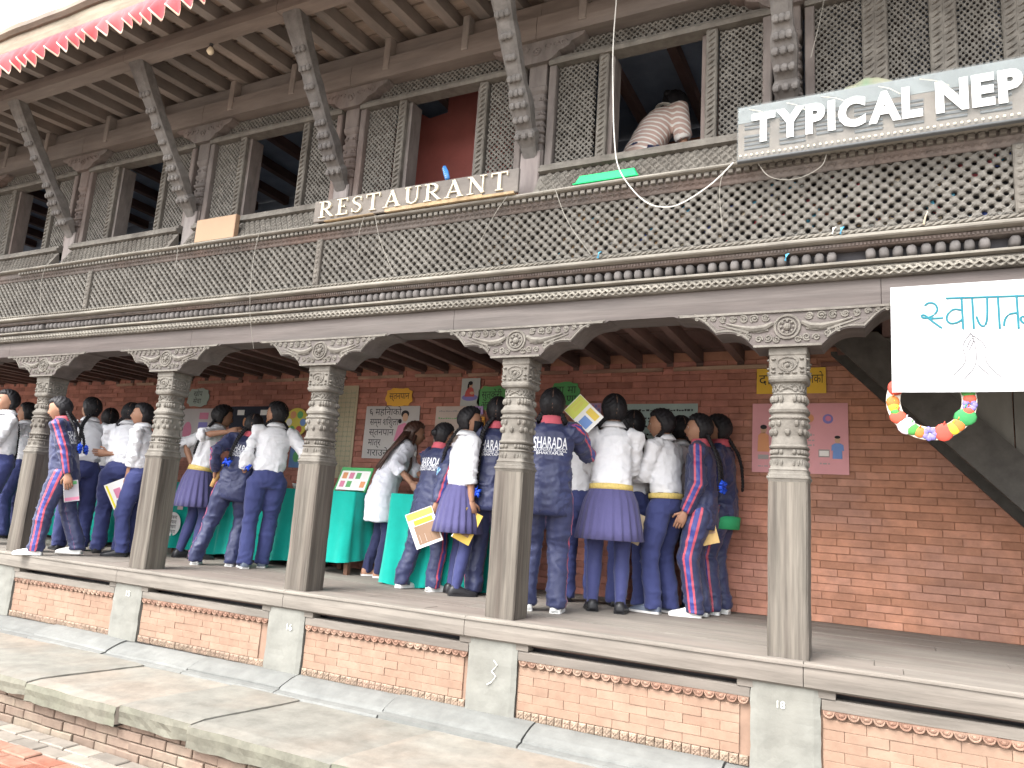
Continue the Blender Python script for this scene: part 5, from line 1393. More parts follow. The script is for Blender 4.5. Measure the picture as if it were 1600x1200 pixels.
NPEOPLE = [0]
MEET = (.328, -4.22)      # a fixed spot in the square: headings are given relative to the direction away from it
def person(label, X, Y, th, h, outfit, lean=4, side=0, hips=(0, 0), feet=None, hands=None, yaw=0, pitch=0, hair='braids', cat='person', group='students in the gallery',
           shoes='black', hairm=None, skin=None, floor=0., belt=False, tie=False, mask=False, ribbon=None, braid_len=.30, sleeve=None, text=None, band=False, braids=(1, -1), lining=True, twist=0, fold=1.0, stance=1.0, girth=.955, pelz=.515, bf=False):
    NPEOPLE[0] += 1; sd = NPEOPLE[0]
    th = math.atan2(-(X - MEET[0]), Y - MEET[1]) + math.radians(th); ct, st_ = math.cos(th), math.sin(th)
    base = A3(X, Y, floor)
    def W(P):
        P = np.asarray(P, float); return np.stack([P[..., 0] * ct - P[..., 1] * st_, P[..., 0] * st_ + P[..., 1] * ct, P[..., 2]], -1) + base
    hm = hairm or HAIR; sk = skin or SKIN
    # ---- skeleton (local: x right, y forward)
    pel = A3(hips[0] * h, hips[1] * h, pelz * h)
    la, sa, tw = math.radians(lean), math.radians(side), math.radians(twist)
    up = nrm_(A3(math.sin(sa), math.sin(la) * math.cos(sa), math.cos(la) * math.cos(sa)))
    rt = A3(math.cos(tw), math.sin(tw), 0); rt = nrm_(rt - up * (rt @ up)); fw = np.cross(up, rt)
    fw0 = np.cross(A3(0, 0, 1), nrm_(A3(rt[0], rt[1], 0)))
    spine = lambda t, dx=0, dy=0: pel + (up * t if t > 0 else A3(0, 0, t)) * h + rt * dx * h + fw * dy * h
    FW = lambda t: fw if t > .05 else (fw0 if t <= 0 else nrm_(fw0 * (1 - t / .05) + fw * t / .05))
    if feet is None: feet = ((.062 * stance, 0.0), (-.062 * stance, .02))
    ankles = [A3(f_[0] * h, f_[1] * h, (f_[2] if len(f_) > 2 else 0) * h + .048 * h) for f_ in feet]
    hipj = [pel + A3(.055 * h, 0, -.02 * h), pel + A3(-.055 * h, 0, -.02 * h)]
    knees = []
    for k in (0, 1):
        kn, an = ik(hipj[k], ankles[k], .2275 * h, .2265 * h, A3(.08 * (1 - 2 * k), 1, 0)); knees.append(kn); ankles[k] = an
    shj = [spine(.272, .104), spine(.272, -.104)]
    if hands is None: hands = ('down', 'down')
    elb, wri = [], []
    for k in (0, 1):
        s_ = 1 - 2 * k; hs_ = hands[k]
        if isinstance(hs_, str):
            hp = {'down': shj[k] + A3(.045 * s_, .035, -.30) * h, 'front': shj[k] + A3(-.06 * s_, .20, -.15) * h, 'table': shj[k] + A3(-.01 * s_, .21, -.20) * h, 'chest': shj[k] + A3(-.085 * s_, .115, -.12) * h, 'back': shj[k] + A3(.05 * s_, -.06, -.30) * h}[hs_]
        elif hs_[0] == 'w':
            q_ = A3(*hs_[1:]) - base; hp = A3(q_[0] * ct + q_[1] * st_, -q_[0] * st_ + q_[1] * ct, q_[2])
            hp = hp - nrm_(hp - shj[k]) * .05 * h
        else: hp = A3(*hs_) * h
        pole = A3(.35 * s_, -1, -.25)
        e_, w_ = ik(shj[k], hp, .163 * h, .148 * h, pole); elb.append(e_); wri.append(w_)
    hy, hp_ = math.radians(yaw) + tw, math.radians(pitch) + la * .25
    hf = A3(-math.sin(hy) * math.cos(hp_), math.cos(hy) * math.cos(hp_), -math.sin(hp_)); hr = nrm_(np.cross(hf, A3(0, 0, 1))); hu = np.cross(hr, hf)
    neck0 = spine(.295); hc = spine(.334) + (hu * .052 + hf * .012) * h; hs2 = h / 1.55
    # ---- body (continuous): torso, limbs, neck fused; head and hands grafted on
    b = MB()
    tor = [(-.055, .066, .046), (0, .076, .050), (.06, .068, .046), (.12, .070, .050), (.19, .080, .058), (.25, .090, .055), (.285, .075, .045), (.305, .035, .035)]
    b.loft([[spine(t) + (rt * a * math.cos(q) + FW(t) * c * math.sin(q)) * h * girth for q in np.linspace(0, 2 * math.pi, 19)[:-1]] for t, a, c in tor])
    b.tube([neck0 - up * .03 * h, neck0 + up * .02 * h, hc - hu * .03 * h - hf * .012 * h], [.034 * h, .031 * h, .033 * h], 12)
    for k in (0, 1):
        b.tube([shj[k] - rt * (1 - 2 * k) * .02 * h, shj[k], (shj[k] + elb[k]) / 2, elb[k], (elb[k] * .65 + wri[k] * .35), wri[k], wri[k] + nrm_(wri[k] - elb[k]) * .012 * h], [.026 * h, .029 * h, .025 * h, .0195 * h, .0215 * h, .0160 * h, .0155 * h], 12)
        b.tube([hipj[k] + A3(0, 0, .03 * h), hipj[k], (hipj[k] + knees[k]) / 2, knees[k], knees[k] * .6 + ankles[k] * .4, ankles[k], ankles[k] - A3(0, 0, .012 * h)], [.036 * h, .044 * h, .041 * h, .033 * h, .033 * h, .021 * h, .022 * h], 12)
    v, f, _ = fuse(b, .0135, 2)
    B = MB(); B.smooth = True; B.add(W(v), f)
    hd = head_shape(HG) * hs2; L2W = lambda Q: hc + Q[..., 0:1] * hr + Q[..., 1:2] * hf + Q[..., 2:3] * hu
    B.add(W(L2W(hd).reshape(-1, 3)), grid_faces(28, 40))
    for s_ in (-1, 1):                                               # ears
        rings = []
        for q, (dy, r1, r2) in enumerate(((-.004, .004, .008), (.0, .018, .026), (.006, .019, .028), (.009, .012, .019), (.007, .003, .008))):
            rings.append([W(L2W(np.array([(s_ * (.066 + dy * 1.1) * hs2, (-.006 - dy * .9 + r1 * math.cos(a) * .8) * hs2, (-.004 + r2 * math.sin(a)) * hs2)]))[0]) for a in np.linspace(0, 2 * math.pi, 11)[:-1]])
        B.loft(rings)
        B.cur = 1; c_ = W(L2W(np.array([(s_ * .027, .0680, .010)]) * hs2)[0]); B.ball(c_, .0098 * hs2, 8, 6)
        B.cur = 2; c_ = W(L2W(np.array([(s_ * .0275, .0728, .010)]) * hs2)[0]); B.ball(c_, .0066 * hs2, 7, 5)
        B.cur = 3; B.tube([W(L2W(np.array([(s_ * x_, y_, z_)]) * hs2)[0]) for x_, y_, z_ in ((.012, .0865, .027), (.027, .0845, .032), (.043, .073, .028))], [.0022, .003, .0016], 5)
        B.cur = 0
    B.cur = 4; B.tube([W(L2W(np.array([(x_, y_, -.049)]) * hs2)[0]) for x_, y_ in ((-.021, .0755), (-.01, .0835), (0, .0855), (.01, .0835), (.021, .0755))], [.001, .0045, .0055, .0045, .001], 6); B.cur = 0
    hand_frames = []
    for k in (0, 1):                                                 # hands: palm, four fingers, thumb
        s_ = 1 - 2 * k; d = nrm_(wri[k] - elb[k]); inn = A3(-s_, .15, 0); n_ = nrm_(inn - d * (inn @ d)); sdv = np.cross(d, n_) * s_     # sdv: towards the thumb
        if sdv @ A3(0, 1, .2) < 0: sdv = -sdv
        w0 = wri[k]; pl_ = .058 * h
        B.loft([[W(w0 + d * t * pl_ + sdv * a * h * math.cos(q) + n_ * c * h * math.sin(q)) for q in np.linspace(0, 2 * math.pi, 11)[:-1]] for t, a, c in ((-.12, .0135, .0125), (.2, .0185, .0125), (.6, .0245, .0125), (1.0, .0245, .010), (1.06, .020, .006))])
        for i, (off, ln) in enumerate(((.0185, .043), (.0065, .049), (-.0060, .046), (-.0175, .036))):
            r_ = w0 + d * pl_ * .93 + sdv * off * h
            cur = .35 + .08 * i
            p1 = r_ + (d * math.cos(cur * .5) + n_ * math.sin(cur * .5)) * ln * .45 * h
            p2 = p1 + (d * math.cos(cur * 1.6) + n_ * math.sin(cur * 1.6)) * ln * .32 * h
            p3 = p2 + (d * math.cos(cur * 2.6) + n_ * math.sin(cur * 2.6)) * ln * .23 * h
            B.tube([W(r_ - d * .01 * h), W(r_), W(p1), W(p2), W(p3), W(p3 + (p3 - p2) * .15)], [.0056 * h, .0058 * h, .0056 * h, .0052 * h, .0045 * h, .002 * h], 7)
        r_ = w0 + d * pl_ * .30 + sdv * .016 * h; q1 = r_ + nrm_(d * .6 + sdv * .7 + n_ * .3) * .026 * h; q2 = q1 + nrm_(d * .85 + sdv * .25 + n_ * .45) * .022 * h
        B.tube([W(r_ - sdv * .008 * h), W(r_), W(q1), W(q2), W(q2 + (q2 - q1) * .12)], [.008 * h, .0075 * h, .0065 * h, .0055 * h, .002 * h], 7)
        hand_frames.append((W(w0 + d * pl_ * .95 + n_ * .010 * h), d, n_, sdv, lambda q, a=None: None))
    root = B.build('person', [sk, EYEW, EYED, BROW, LIP], None, base, label=label, category=cat, group=group)
    # ---- garments
    def garment(name, mb, voxel, m, amp=.006, sc=(9, 9, 15), stripe=None, along=False, keep=2):
        v, f, n = fuse(mb, voxel, keep); amp *= fold * .85
        wp = v + .05 * np.stack([vnoise(v * 5 + 3, sd + 1), vnoise(v * 5 + 9, sd + 2), vnoise(v * 5 + 17, sd + 3)], -1)
        r1 = vnoise(wp * np.array(sc) * np.array((1, 1, .8)) + sd * 7.3, sd); r2 = vnoise(wp * np.array(sc) * np.array((2.0, 2.0, 2.6)) + 11, sd + 5)
        R1 = np.clip(1 - np.abs(r1) * 1.5, 0, 1) ** 2.2; R2 = np.clip(1 - np.abs(r2) * 1.5, 0, 1) ** 2.0
        fold_ = R1 * 1.25 + R2 * .75 - .62
        bones = [(shj[0], elb[0]), (elb[0], wri[0]), (shj[1], elb[1]), (elb[1], wri[1])] if name in ('jacket', 'shirt', 'coat', 'tee') else [(hipj[0], knees[0]), (knees[0], ankles[0]), (hipj[1], knees[1]), (knees[1], ankles[1])]
        jd = np.min([np.linalg.norm(v - q, axis=1) for q in (elb + [spine(.03, .06, -.03), spine(.03, -.06, -.03), shj[0] - up * .05 * h, shj[1] - up * .05 * h] if name in ('jacket', 'shirt', 'coat', 'tee') else knees + ankles + [spine(-.05, 0, 0)])], axis=0)
        am = amp * (.9 + 1.3 * np.exp(-(jd / (.075 * h)) ** 2))
        v = v + n * (fold_ * am)[:, None]
        o_ = MB(); o_.smooth = True; o_.add(W(v), f); ob = o_.build(name, m, root)
        if stripe:
            D_ = [segdist(v, *q) for q in bones]; dm = np.array([d_[0] for d_ in D_]); bi = dm.argmin(0); s = np.full(len(v), 9.0)
            for q in range(4):
                a, c = bones[q]; ax = nrm_(c - a); out_ = (rt if name == 'jacket' else A3(1, 0, 0)) * (1 if q < 2 else -1); 
                if name == 'jacket': out_ = nrm_(out_ - fw * .15)
                ref = nrm_(out_ - ax * (out_ @ ax)); bn_ = np.cross(ax, ref); sel = (bi == q) & (dm[q] < .058 * h + (.05 * h if name != 'jacket' else 0))
                vec = D_[q][2]; ang = np.arctan2(vec @ bn_, vec @ ref); s[sel] = (ang * np.minimum(dm[q], .075))[sel]
            at = ob.data.attributes.new('stripe', 'FLOAT', 'POINT'); at.data.foreach_set('value', s.astype(np.float32))
        if along:
            at = ob.data.attributes.new('along', 'FLOAT', 'POINT'); at.data.foreach_set('value', ((v - pel) @ up).astype(np.float32))
        return ob, v, f
    def torso(rs, b): b.loft([[spine(t, 0, dy) + (rt * a * math.cos(q) + FW(t) * c * math.sin(q)) * h * girth for q in np.linspace(0, 2 * math.pi, 23)[:-1]] for t, a, c, dy in rs])
    def sleeves(b, r, frac=1.0):
        for k in (0, 1):
            e2 = elb[k] + (wri[k] - elb[k]) * frac
            b.tube([shj[k] - rt * (1 - 2 * k) * .035 * h + up * .004 * h, shj[k] + up * .002 * h, (shj[k] + elb[k]) / 2, elb[k], (elb[k] + e2) / 2, e2 - nrm_(e2 - elb[k]) * .012 * h, e2], [r[0] * h, r[1] * h, r[2] * h, r[3] * h, r[4] * h, r[5] * h, r[6] * h], 14)
    if outfit == 'track':
        b = MB(); torso([(-.100, .096, .078, 0), (-.088, .104, .085, 0), (-.03, .112, .088, 0), (.04, .107, .083, 0), (.12, .100, .078, 0), (.19, .100, .078, 0), (.25, .104, .069, 0), (.285, .078, .052, 0), (.310, .042, .042, 0)], b); sleeves(b, (.046, .048, .044, .040, .037, .030, .026))
        top, tv, tf = garment('jacket', b, .0115, TRACK, .0085, stripe=True)
        b = MB(); b.smooth = True                                     # collar and waistband
        b.loft([[W(spine(t, 0, .0) + (rt * a * math.cos(q) + fw * a * math.sin(q)) * h) for q in np.linspace(0, 2 * math.pi, 17)[:-1]] for t, a in ((.297, .052), (.322, .045), (.335, .044), (.335, .039), (.315, .038))], cap=False); b.build('collar', [REDL if lining else TRACK], top)
        b = MB(); b.smooth = True; b.loft([[W(spine(t) + (rt * a * math.cos(q) + FW(t) * c * math.sin(q)) * h * girth) for q in np.linspace(0, 2 * math.pi, 25)[:-1]] for t, a, c in ((-.106, .094, .074), (-.106, .101, .081), (-.090, .104, .084), (-.074, .1035, .0835), (-.070, .098, .077))], cap=False); b.build('waistband', NAVYD if not band else GREENB, top)
        if band:
            b = MB(); b.smooth = True; b.loft([[W(spine(t) + (rt * a * math.cos(q) + FW(t) * c * math.sin(q)) * h) for q in np.linspace(0, 2 * math.pi, 25)[:-1]] for t, a, c in ((-.108, .103, .083), (-.106, .109, .089), (-.05, .115, .095), (-.045, .108, .088))], cap=False); b.build('green_hem', GREENB, top)
        if text:
            bv = BVHTree.FromPolygons([Vector(q) for q in W(tv)], tf)
            ob_ = MB()
            for body, z0, sz_, wd in (('SHARADA', .205, .052, .150), ('SECONDARY SCHOOL', .176, .017, .150), ('BHAKTAPUR', .160, .013, .120)):
                v_, f_ = text_mesh(body, sz_ * h * 1.35, .0012 if sz_ > .03 else .0004, 0, 'CENTER'); v_[:, 0] *= wd * h / (v_[:, 0].max() - v_[:, 0].min())
                pts = []
                for q in v_:
                    # back of the jacket: text reads from behind, so x mirrored
                    p0 = spine(z0) + rt * q[0] + up * q[1] - fw * .30 * h
                    ow = Vector(W(p0)); dw = Vector(W(p0 + fw) - W(p0)); hit = bv.ray_cast(ow, dw)
                    pts.append(tuple(hit[0] - dw.normalized() * .0035) if hit[0] is not None else tuple(ow + dw * .2))
                ob_.add(pts, f_)
            ob_.build('lettering', PRINT, top)
    elif outfit in ('skirt', 'trousers', 'coat', 'tee'):
        fr = sleeve if sleeve is not None else .95
        r_ = (.040, .041, .040, .040, .036, .032, .030)
        if outfit == 'coat':
            b = MB(); torso([(-.19, .130, .105, .01), (-.15, .128, .100, .01), (-.05, .118, .096, 0), (.05, .106, .086, 0), (.12, .096, .076, 0), (.19, .095, .074, 0), (.25, .101, .066, 0), (.285, .076, .050, 0), (.307, .040, .040, 0)], b); sleeves(b, (.042, .044, .041, .039, .036, .033, .031), fr); top, tv, tf = garment('coat', b, .0115, COAT, .009)
        else:
            b = MB(); torso([(.028, .080, .060, 0), (.045, .091, .072, 0), (.075, .097, .077, 0), (.12, .094, .074, 0), (.19, .096, .075, 0), (.25, .101, .065, 0), (.285, .076, .050, 0), (.307, .040, .040, 0)] if outfit != 'tee' else [(-.07, .098, .080, 0), (0, .100, .082, 0), (.1, .100, .08, 0), (.19, .104, .08, 0), (.25, .108, .07, 0), (.285, .08, .05, 0), (.307, .04, .04, 0)], b); sleeves(b, r_, fr)
            top, tv, tf = garment('shirt' if outfit != 'tee' else 'tee', b, .0112, TEE if outfit == 'tee' else (SHIRTP if 'pinkish' in label else SHIRT), .0075, along=outfit == 'tee')
        b = MB(); b.smooth = True
        b.loft([[W(spine(t) + (rt * a * math.cos(q) + fw * a * math.sin(q)) * h) for q in np.linspace(0, 2 * math.pi, 17)[:-1]] for t, a in ((.300, .049), (.325, .042), (.333, .041), (.318, .053), (.306, .060), (.304, .058))], cap=False); b.build('shirt_collar', COAT if outfit == 'coat' else SHIRT if outfit != 'tee' else TEE, top)
        for k in (0, 1):                                              # rolled cuffs
            e2 = elb[k] + (wri[k] - elb[k]) * fr; d = nrm_(wri[k] - elb[k]); b = MB(); b.smooth = True
            b.tube([W(e2 - d * .028 * h), W(e2 - d * .022 * h), W(e2 - d * .006 * h), W(e2), W(e2 - d * .003 * h)], [.030 * h, .0345 * h, .035 * h, .033 * h, .026 * h], 14); b.build('cuff', COAT if outfit == 'coat' else SHIRT if outfit != 'tee' else TEE, top)
        if tie:
            b = MB(); b.tube([W(spine(.30, 0, .048)), W(spine(.27, 0, .072)), W(spine(.18, 0, .088)), W(spine(.10, 0, .088))], [.010 * h, .010 * h, .018 * h, .020 * h], 6); b.build('tie', TIE, top)
    legm = {'track': TRACK, 'skirt': TIGHT, 'trousers': NAVY, 'coat': NAVYD, 'tee': NAVYD}[outfit]
    b = MB()
    if outfit == 'skirt':
        for k in (0, 1): b.tube([hipj[k], (hipj[k] + knees[k]) / 2, knees[k], knees[k] * .62 + ankles[k] * .38, ankles[k], ankles[k] - A3(0, 0, .02 * h)], [.053 * h, .048 * h, .0375 * h, .0365 * h, .0245 * h, .025 * h], 14)
        b.tube([hipj[0] + A3(0, 0, .01), hipj[1] + A3(0, 0, .01)], .05 * h, 12); garment('tights', b, .011, TIGHT, .0015)
    else:
        wd = {'track': 1.06, 'trousers': 1.0, 'coat': .80, 'tee': 1}[outfit]
        torso([(t_, a_ * (.78 if outfit == 'coat' else 1), c_ * (.72 if outfit == 'coat' else 1), y_) for t_, a_, c_, y_ in ((-.055, .085, .066, 0), (-.02, .100, .077, -.006), (.02, .096, .074, -.004), (.052, .086, .066, 0))], b)
        for k in (0, 1): b.tube([hipj[k] + A3(0, 0, .025 * h), hipj[k], (hipj[k] * .6 + knees[k] * .4), (hipj[k] * .25 + knees[k] * .75), knees[k], knees[k] * .6 + ankles[k] * .4, ankles[k] + A3(0, 0, .02 * h), ankles[k] - A3(0, 0, .026 * h)], [.050 * h * wd, .060 * h * wd, .058 * h * wd, .050 * h * wd, .047 * h * wd, .044 * h * wd, .041 * h * wd, .042 * h * wd], 16)
        garment('trousers', b, .0115, legm, .0075 if outfit == 'track' else .006, sc=(8, 8, 11), stripe=outfit == 'track')
    if outfit == 'skirt':
        b = MB(); b.smooth = True; n = 132; rings = []
        for t, a, c, pa in ((.040, .085, .065, 0), (.032, .093, .072, .001), (.012, .103, .082, .003), (-.03, .121, .099, .007), (-.09, .134, .113, .010), (-.15, .145, .125, .012), (-.20, .153, .133, .013), (-.202, .148, .128, .013)):
            r = []
            for i in range(n):
                q = 2 * math.pi * i / n; saw = ((i / 6.0) % 1.0); saw = saw / .8 if saw < .8 else (1 - saw) / .2
                rr_ = 1 + (saw - .5) * pa * 6.2 + .02 * math.sin(q * 3 + sd) * (-t + .07)
                ctr = pel + up * max(t, .0) * h + A3(0, 0, min(t, 0) * h) + (A3(hips[0], hips[1], 0) * min(t, 0) * h)
                r.append(W(ctr + (rt * a * math.cos(q) + FW(t) * c * math.sin(q)) * h * rr_))
            rings.append(r)
        b.loft(rings, cap=False); b.build('skirt', SKIRT, root)
    if belt:
        b = MB(); b.smooth = True; b.loft([[W(spine(t) + (rt * a * math.cos(q) + FW(t) * c * math.sin(q)) * h) for q in np.linspace(0, 2 * math.pi, 29)[:-1]] for t, a, c in ((.018, .086, .066), (.020, .1000, .0800), (.043, .0985, .0785), (.045, .086, .066))], cap=False); b.build('belt', BELT, root)
    # shoes
    sm_, sol = {'black': (BLACK, BLACK), 'white': (WSHOE, WSHOE), 'grey': (GSHOE, SOLE), 'bare': (sk, WSHOE)}[shoes]
    for k in (0, 1):
        s_ = 1 - 2 * k; f2 = feet[k]; a = ankles[k]; lift = (f2[2] if len(f2) > 2 else 0); toe = math.radians(f2[3] if len(f2) > 3 else 8) * s_
        fd = A3(math.sin(toe), math.cos(toe), -(.8 if lift > .01 else 0) * .5); fd = nrm_(fd); sd_ = nrm_(np.cross(fd, A3(0, 0, 1))); fu = np.cross(sd_, fd)
        o0 = a - fu * .048 * h; b = MB(); b.smooth = True
        prof = [(-.038, .016, .030), (-.034, .021, .044), (-.018, .0245, .058), (.0, .0255, .060), (.025, .0265, .050), (.05, .029, .038), (.075, .0300, .031), (.098, .026, .025), (.112, .017, .019), (.116, .008, .014)]
        b.loft([[W(o0 + fd * t * h + sd_ * wv * h * cx_ + fu * max(.004 * h, hv_ * h * cz_)) for cx_, cz_ in ((-.92, .10), (-1, .3), (-.94, .62), (-.6, .92), (0, 1.0), (.6, .92), (.94, .62), (1, .3), (.92, .10), (0, .08))] for t, wv, hv_ in prof])
        so = b.build('shoe', sm_, root)
        b = MB(); b.loft([[W(o0 + fd * t * h + sd_ * (wv + .0018) * h * cx_ + fu * z_ * h) for cx_, z_ in ((-1, .001), (-1, .011), (1, .011), (1, .001))] for t, wv, hv_ in prof]); b.build('sole', sol, so)
    # ---- hair
    B2 = MB(); B2.smooth = True
    B2.add(W(L2W(hair_shape(HGF, hair) * hs2).reshape(-1, 3)), grid_faces(44, 96))
    if hair == 'bun': B2.ball(W(L2W(np.array([(0, -.108, .0)]) * hs2)[0]), (.034, .034, .034), 12, 8)
    if hair == 'long':
        for q in range(17):
            x_ = (q - 8) / 8; p0 = np.array([(x_ * .070, -.055 - .045 * (1 - x_ * x_), .0)]) * hs2
            a0 = L2W(p0)[0]; e_ = spine(.10 + .02 * math.sin(q * 3), x_ * .075, -.085 - .01 * math.cos(q * 2)); m_ = (a0 * .5 + spine(.26, x_ * .07, -.075) * .5)
            B2.tube([W(a0), W(m_), W(spine(.22, x_ * .072, -.082)), W(e_)], [.016, .017, .015, .004], 7)
        for s_ in (-1, 1):
            a0 = L2W(np.array([(s_ * .070, .0, -.02)]) * hs2)[0]; B2.tube([W(a0), W(spine(.29, s_ * .06, .02)), W(spine(.20, s_ * .06, .07)), W(spine(.10, s_ * .05, .085))], [.016, .016, .014, .004], 7)
    ho = B2.build('hair', hm, root)
    if hair in ('braids', 'one') and not mask is None:
        b = MB(); b.smooth = True
        b.tube([W(L2W(hair_shape(np.array([(0., math.sin(a), math.cos(a))]), hair) * hs2 + np.array([[0, 0, 0]]))[0] + 0) for a in np.linspace(.2, -2.0, 12)], [.0022] * 12, 5); b.build('parting', PRT, ho)
        sides_ = braids if hair == 'braids' else (braids[0],)
        for s_ in sides_:
            x0 = s_ * (.050 if hair == 'braids' else .012)
            p0 = L2W(np.array([(x0, -.072, -.045)]) * hs2)[0]
            path = [p0, p0 * .45 + spine(.30, s_ * .052, -.060) * .55, spine(.265, s_ * .055, -.078), spine(.20, s_ * .058, -.094), spine(.30 - braid_len * .85, s_ * .06, -.096), spine(.30 - braid_len, s_ * .062, -.092)]
            if bf:
                p0 = L2W(np.array([(s_ * .058, -.030, -.050)]) * hs2)[0]
                path = [p0, p0 * .5 + spine(.318, s_ * .060, -.005) * .5, spine(.312, s_ * .064, .0), spine(.285, s_ * .070, .060), spine(.24, s_ * .062, .098), spine(.14, s_ * .055, .10)]
            pp = []
            for i in range(len(path) - 1):
                for t in np.linspace(0, 1, 9)[:-1]: pp.append(path[i] * (1 - t) + path[i + 1] * t)
            pp.append(path[-1]); pp = np.array(pp)
            for _ in range(4): pp[1:-1] = (pp[:-2] + 2 * pp[1:-1] + pp[2:]) / 4
            b = MB(); b.smooth = True; L_ = np.concatenate([[0], np.cumsum(np.linalg.norm(np.diff(pp, axis=0), axis=1))]); R0 = .0150 * hs2
            m_ = 72; ts = np.linspace(0, L_[-1], m_); PP = np.stack([np.interp(ts, L_, pp[:, c]) for c in range(3)], -1)
            for q in range(3):
                pts = []
                for i in range(m_):
                    ph = ts[i] / .074 * 2 * math.pi + q * 2 * math.pi / 3; tp = 1 - .35 * ts[i] / L_[-1]
                    pts.append(W(PP[i] + rt * R0 * .95 * math.sin(ph) * tp + fw * R0 * .50 * math.sin(2 * ph) * tp))
                b.tube(pts, [R0 * .66 * (1 - .35 * i / m_) for i in range(m_)], 6)
            br = b.build('braid', hm, ho)
            if ribbon:
                b = MB(); b.smooth = True; c_ = PP[-6]
                for q in range(6):
                    a = q * 1.047 + .3; d_ = rt * math.cos(a) + up * math.sin(a); b.tube([W(c_ - fw * .012), W(c_ + d_ * .026 * hs2 - fw * .026 + up * .004), W(c_ + d_ * .042 * hs2 - fw * .014), W(c_ + d_ * .030 * hs2 - fw * .004), W(c_ - fw * .006)], [(.005, .003), (.013, .003), (.016, .003), (.013, .003), (.005, .003)], 6)
                b.ball(W(c_ - fw * .008), (.018, .018, .018), 8, 5); b.build('ribbon', ribbon, br if False else ho)
    if mask:
        b = MB(); b.smooth = True; D = HG[14:24]; sel = np.array([i for i in range(40) if math.cos(2 * math.pi * i / 40) > .18]); sel = np.concatenate([sel[len(sel) // 2:], sel[:len(sel) // 2]]) if False else np.array(sorted(sel, key=lambda i: math.sin(2 * math.pi * i / 40)))
        S_ = head_shape(D[:, sel]); nn_ = D[:, sel] / np.linalg.norm(D[:, sel], axis=-1, keepdims=True); S_ = (S_ + nn_ * .006) * hs2
        r_, c_ = S_.shape[:2]; b.add(W(L2W(S_).reshape(-1, 3)), [(j * c_ + i, j * c_ + i + 1, (j + 1) * c_ + i + 1, (j + 1) * c_ + i) for j in range(r_ - 1) for i in range(c_ - 1)]); b.build('face_mask', MASK, root)
    return root, hand_frames, W

def booklet(name, c, roll, turn, w_, hh, label, cover, pages=WHP, patches=(), thick=.010, text=None, bend=.012, tip=0):
    """a soft magazine: centre c, rolled by `roll` degrees, its face turned `turn` degrees away from the viewer's side"""
    c = A3(*c); a0 = math.atan2(-(c[0] - MEET[0]), c[1] - MEET[1]) + math.radians(turn); r_ = math.radians(roll)
    e1 = A3(math.cos(a0), math.sin(a0), 0); up_ = nrm_(A3(-math.sin(a0) * math.sin(math.radians(tip)), math.cos(a0) * math.sin(math.radians(tip)), math.cos(math.radians(tip))))
    ex = e1 * math.cos(r_) + up_ * math.sin(r_); ey = -e1 * math.sin(r_) + up_ * math.cos(r_); n_ = np.cross(ex, ey)
    t = thing(name, c - ey * hh / 2, label, 'magazine', 'magazines held by students')
    def sheet_(nm, m, u0, u1, v0, v1, d, th_, par=t):
        b = MB(); nx = 8; vs = []
        for s_ in (0, 1):
            for j in (0, 1):
                for i in range(nx + 1):
                    u = u0 + (u1 - u0) * i / nx; v_ = (v0, v1)[j]; vs.append(c + ex * u * w_ + ey * v_ * hh + n_ * (d - s_ * th_ + bend * (4 * u * u)))
        fs = []; k = nx + 1
        for i in range(nx): fs += [(i, i + 1, k + i + 1, k + i), (2 * k + i + 1, 2 * k + i, 3 * k + i, 3 * k + i + 1), (i + 1, i, 2 * k + i, 2 * k + i + 1), (k + i, k + i + 1, 3 * k + i + 1, 3 * k + i)]
        fs += [(0, k, 3 * k, 2 * k), (k + nx, nx, 2 * k + nx, 3 * k + nx)]
        b.add(vs, fs); b.build(nm, m, par)
    sheet_('cover', cover, -.5, .5, -.5, .5, .002, .002); sheet_('pages', pages, -.495, .495, -.49, .49, -.0005, thick)
    for (u0, u1, v0, v1, m) in patches: sheet_('printed_patch', m, u0, u1, v0, v1, .0032, .001)
    if text:
        v_, f_ = text_mesh(text[0], text[1], .0008, 0, 'CENTER'); b = MB(); b.add([c + ex * q[0] + ey * (q[1] + text[2]) + n_ * (.0052 + bend * 4 * (q[0] / w_) ** 2) for q in v_], f_); b.build('lettering', text[3], t)
    return t
W_ = 'w'
person('student at the left edge in white shirt, striped tie and navy trousers, facing left', -7.86, .30, 105, 1.62, 'trousers', lean=3, hands=('chest', 'front'), yaw=5, hair='one', tie=True, sleeve=.9)
person('dark-haired student half hidden behind the leftmost girl with the tie', -8.60, .95, 60, 1.60, 'trousers', hands=('front', 'front'), hair='one')
pw = person('student in navy tracksuit with pink stripes striding left past the leftmost pillar', -6.46, .10, 72, 1.50, 'track', lean=11, hips=(.0, .0), feet=((.05, -.12, .010), (-.05, .07)), hands=('down', (-.125, -.06, .48)), yaw=4, pitch=14, shoes='white', ribbon=RIB, braid_len=.20, text=True)
person('white-shirted girl with one long braid behind the striding tracksuit student', -6.93, .58, 10, 1.585, 'trousers', lean=5, hands=('front', 'front'), hair='one', braids=(-1,), yaw=18, ribbon=RIB, braid_len=.20)
person('student mostly hidden at the far table, dark head between two white shirts', -7.42, 1.12, 0, 1.56, 'trousers', hands=('front', 'table'), hair='one')
person('student in billowing white shirt and navy trousers bending to the far table, back turned', -6.52, .70, -6, 1.575, 'trousers', lean=13, hips=(0, -.02), hands=('front', 'front'), pitch=12, hair='braids', bf=True, yaw=-12, fold=1.3)
p7 = person('girl in white shirt beside the second pillar holding a magazine low, facing left', -6.22, .70, 72, 1.53, 'trousers', lean=5, hands=('front', (W_, -6.27, .60, .66)), yaw=14, hair='one', sleeve=.45)
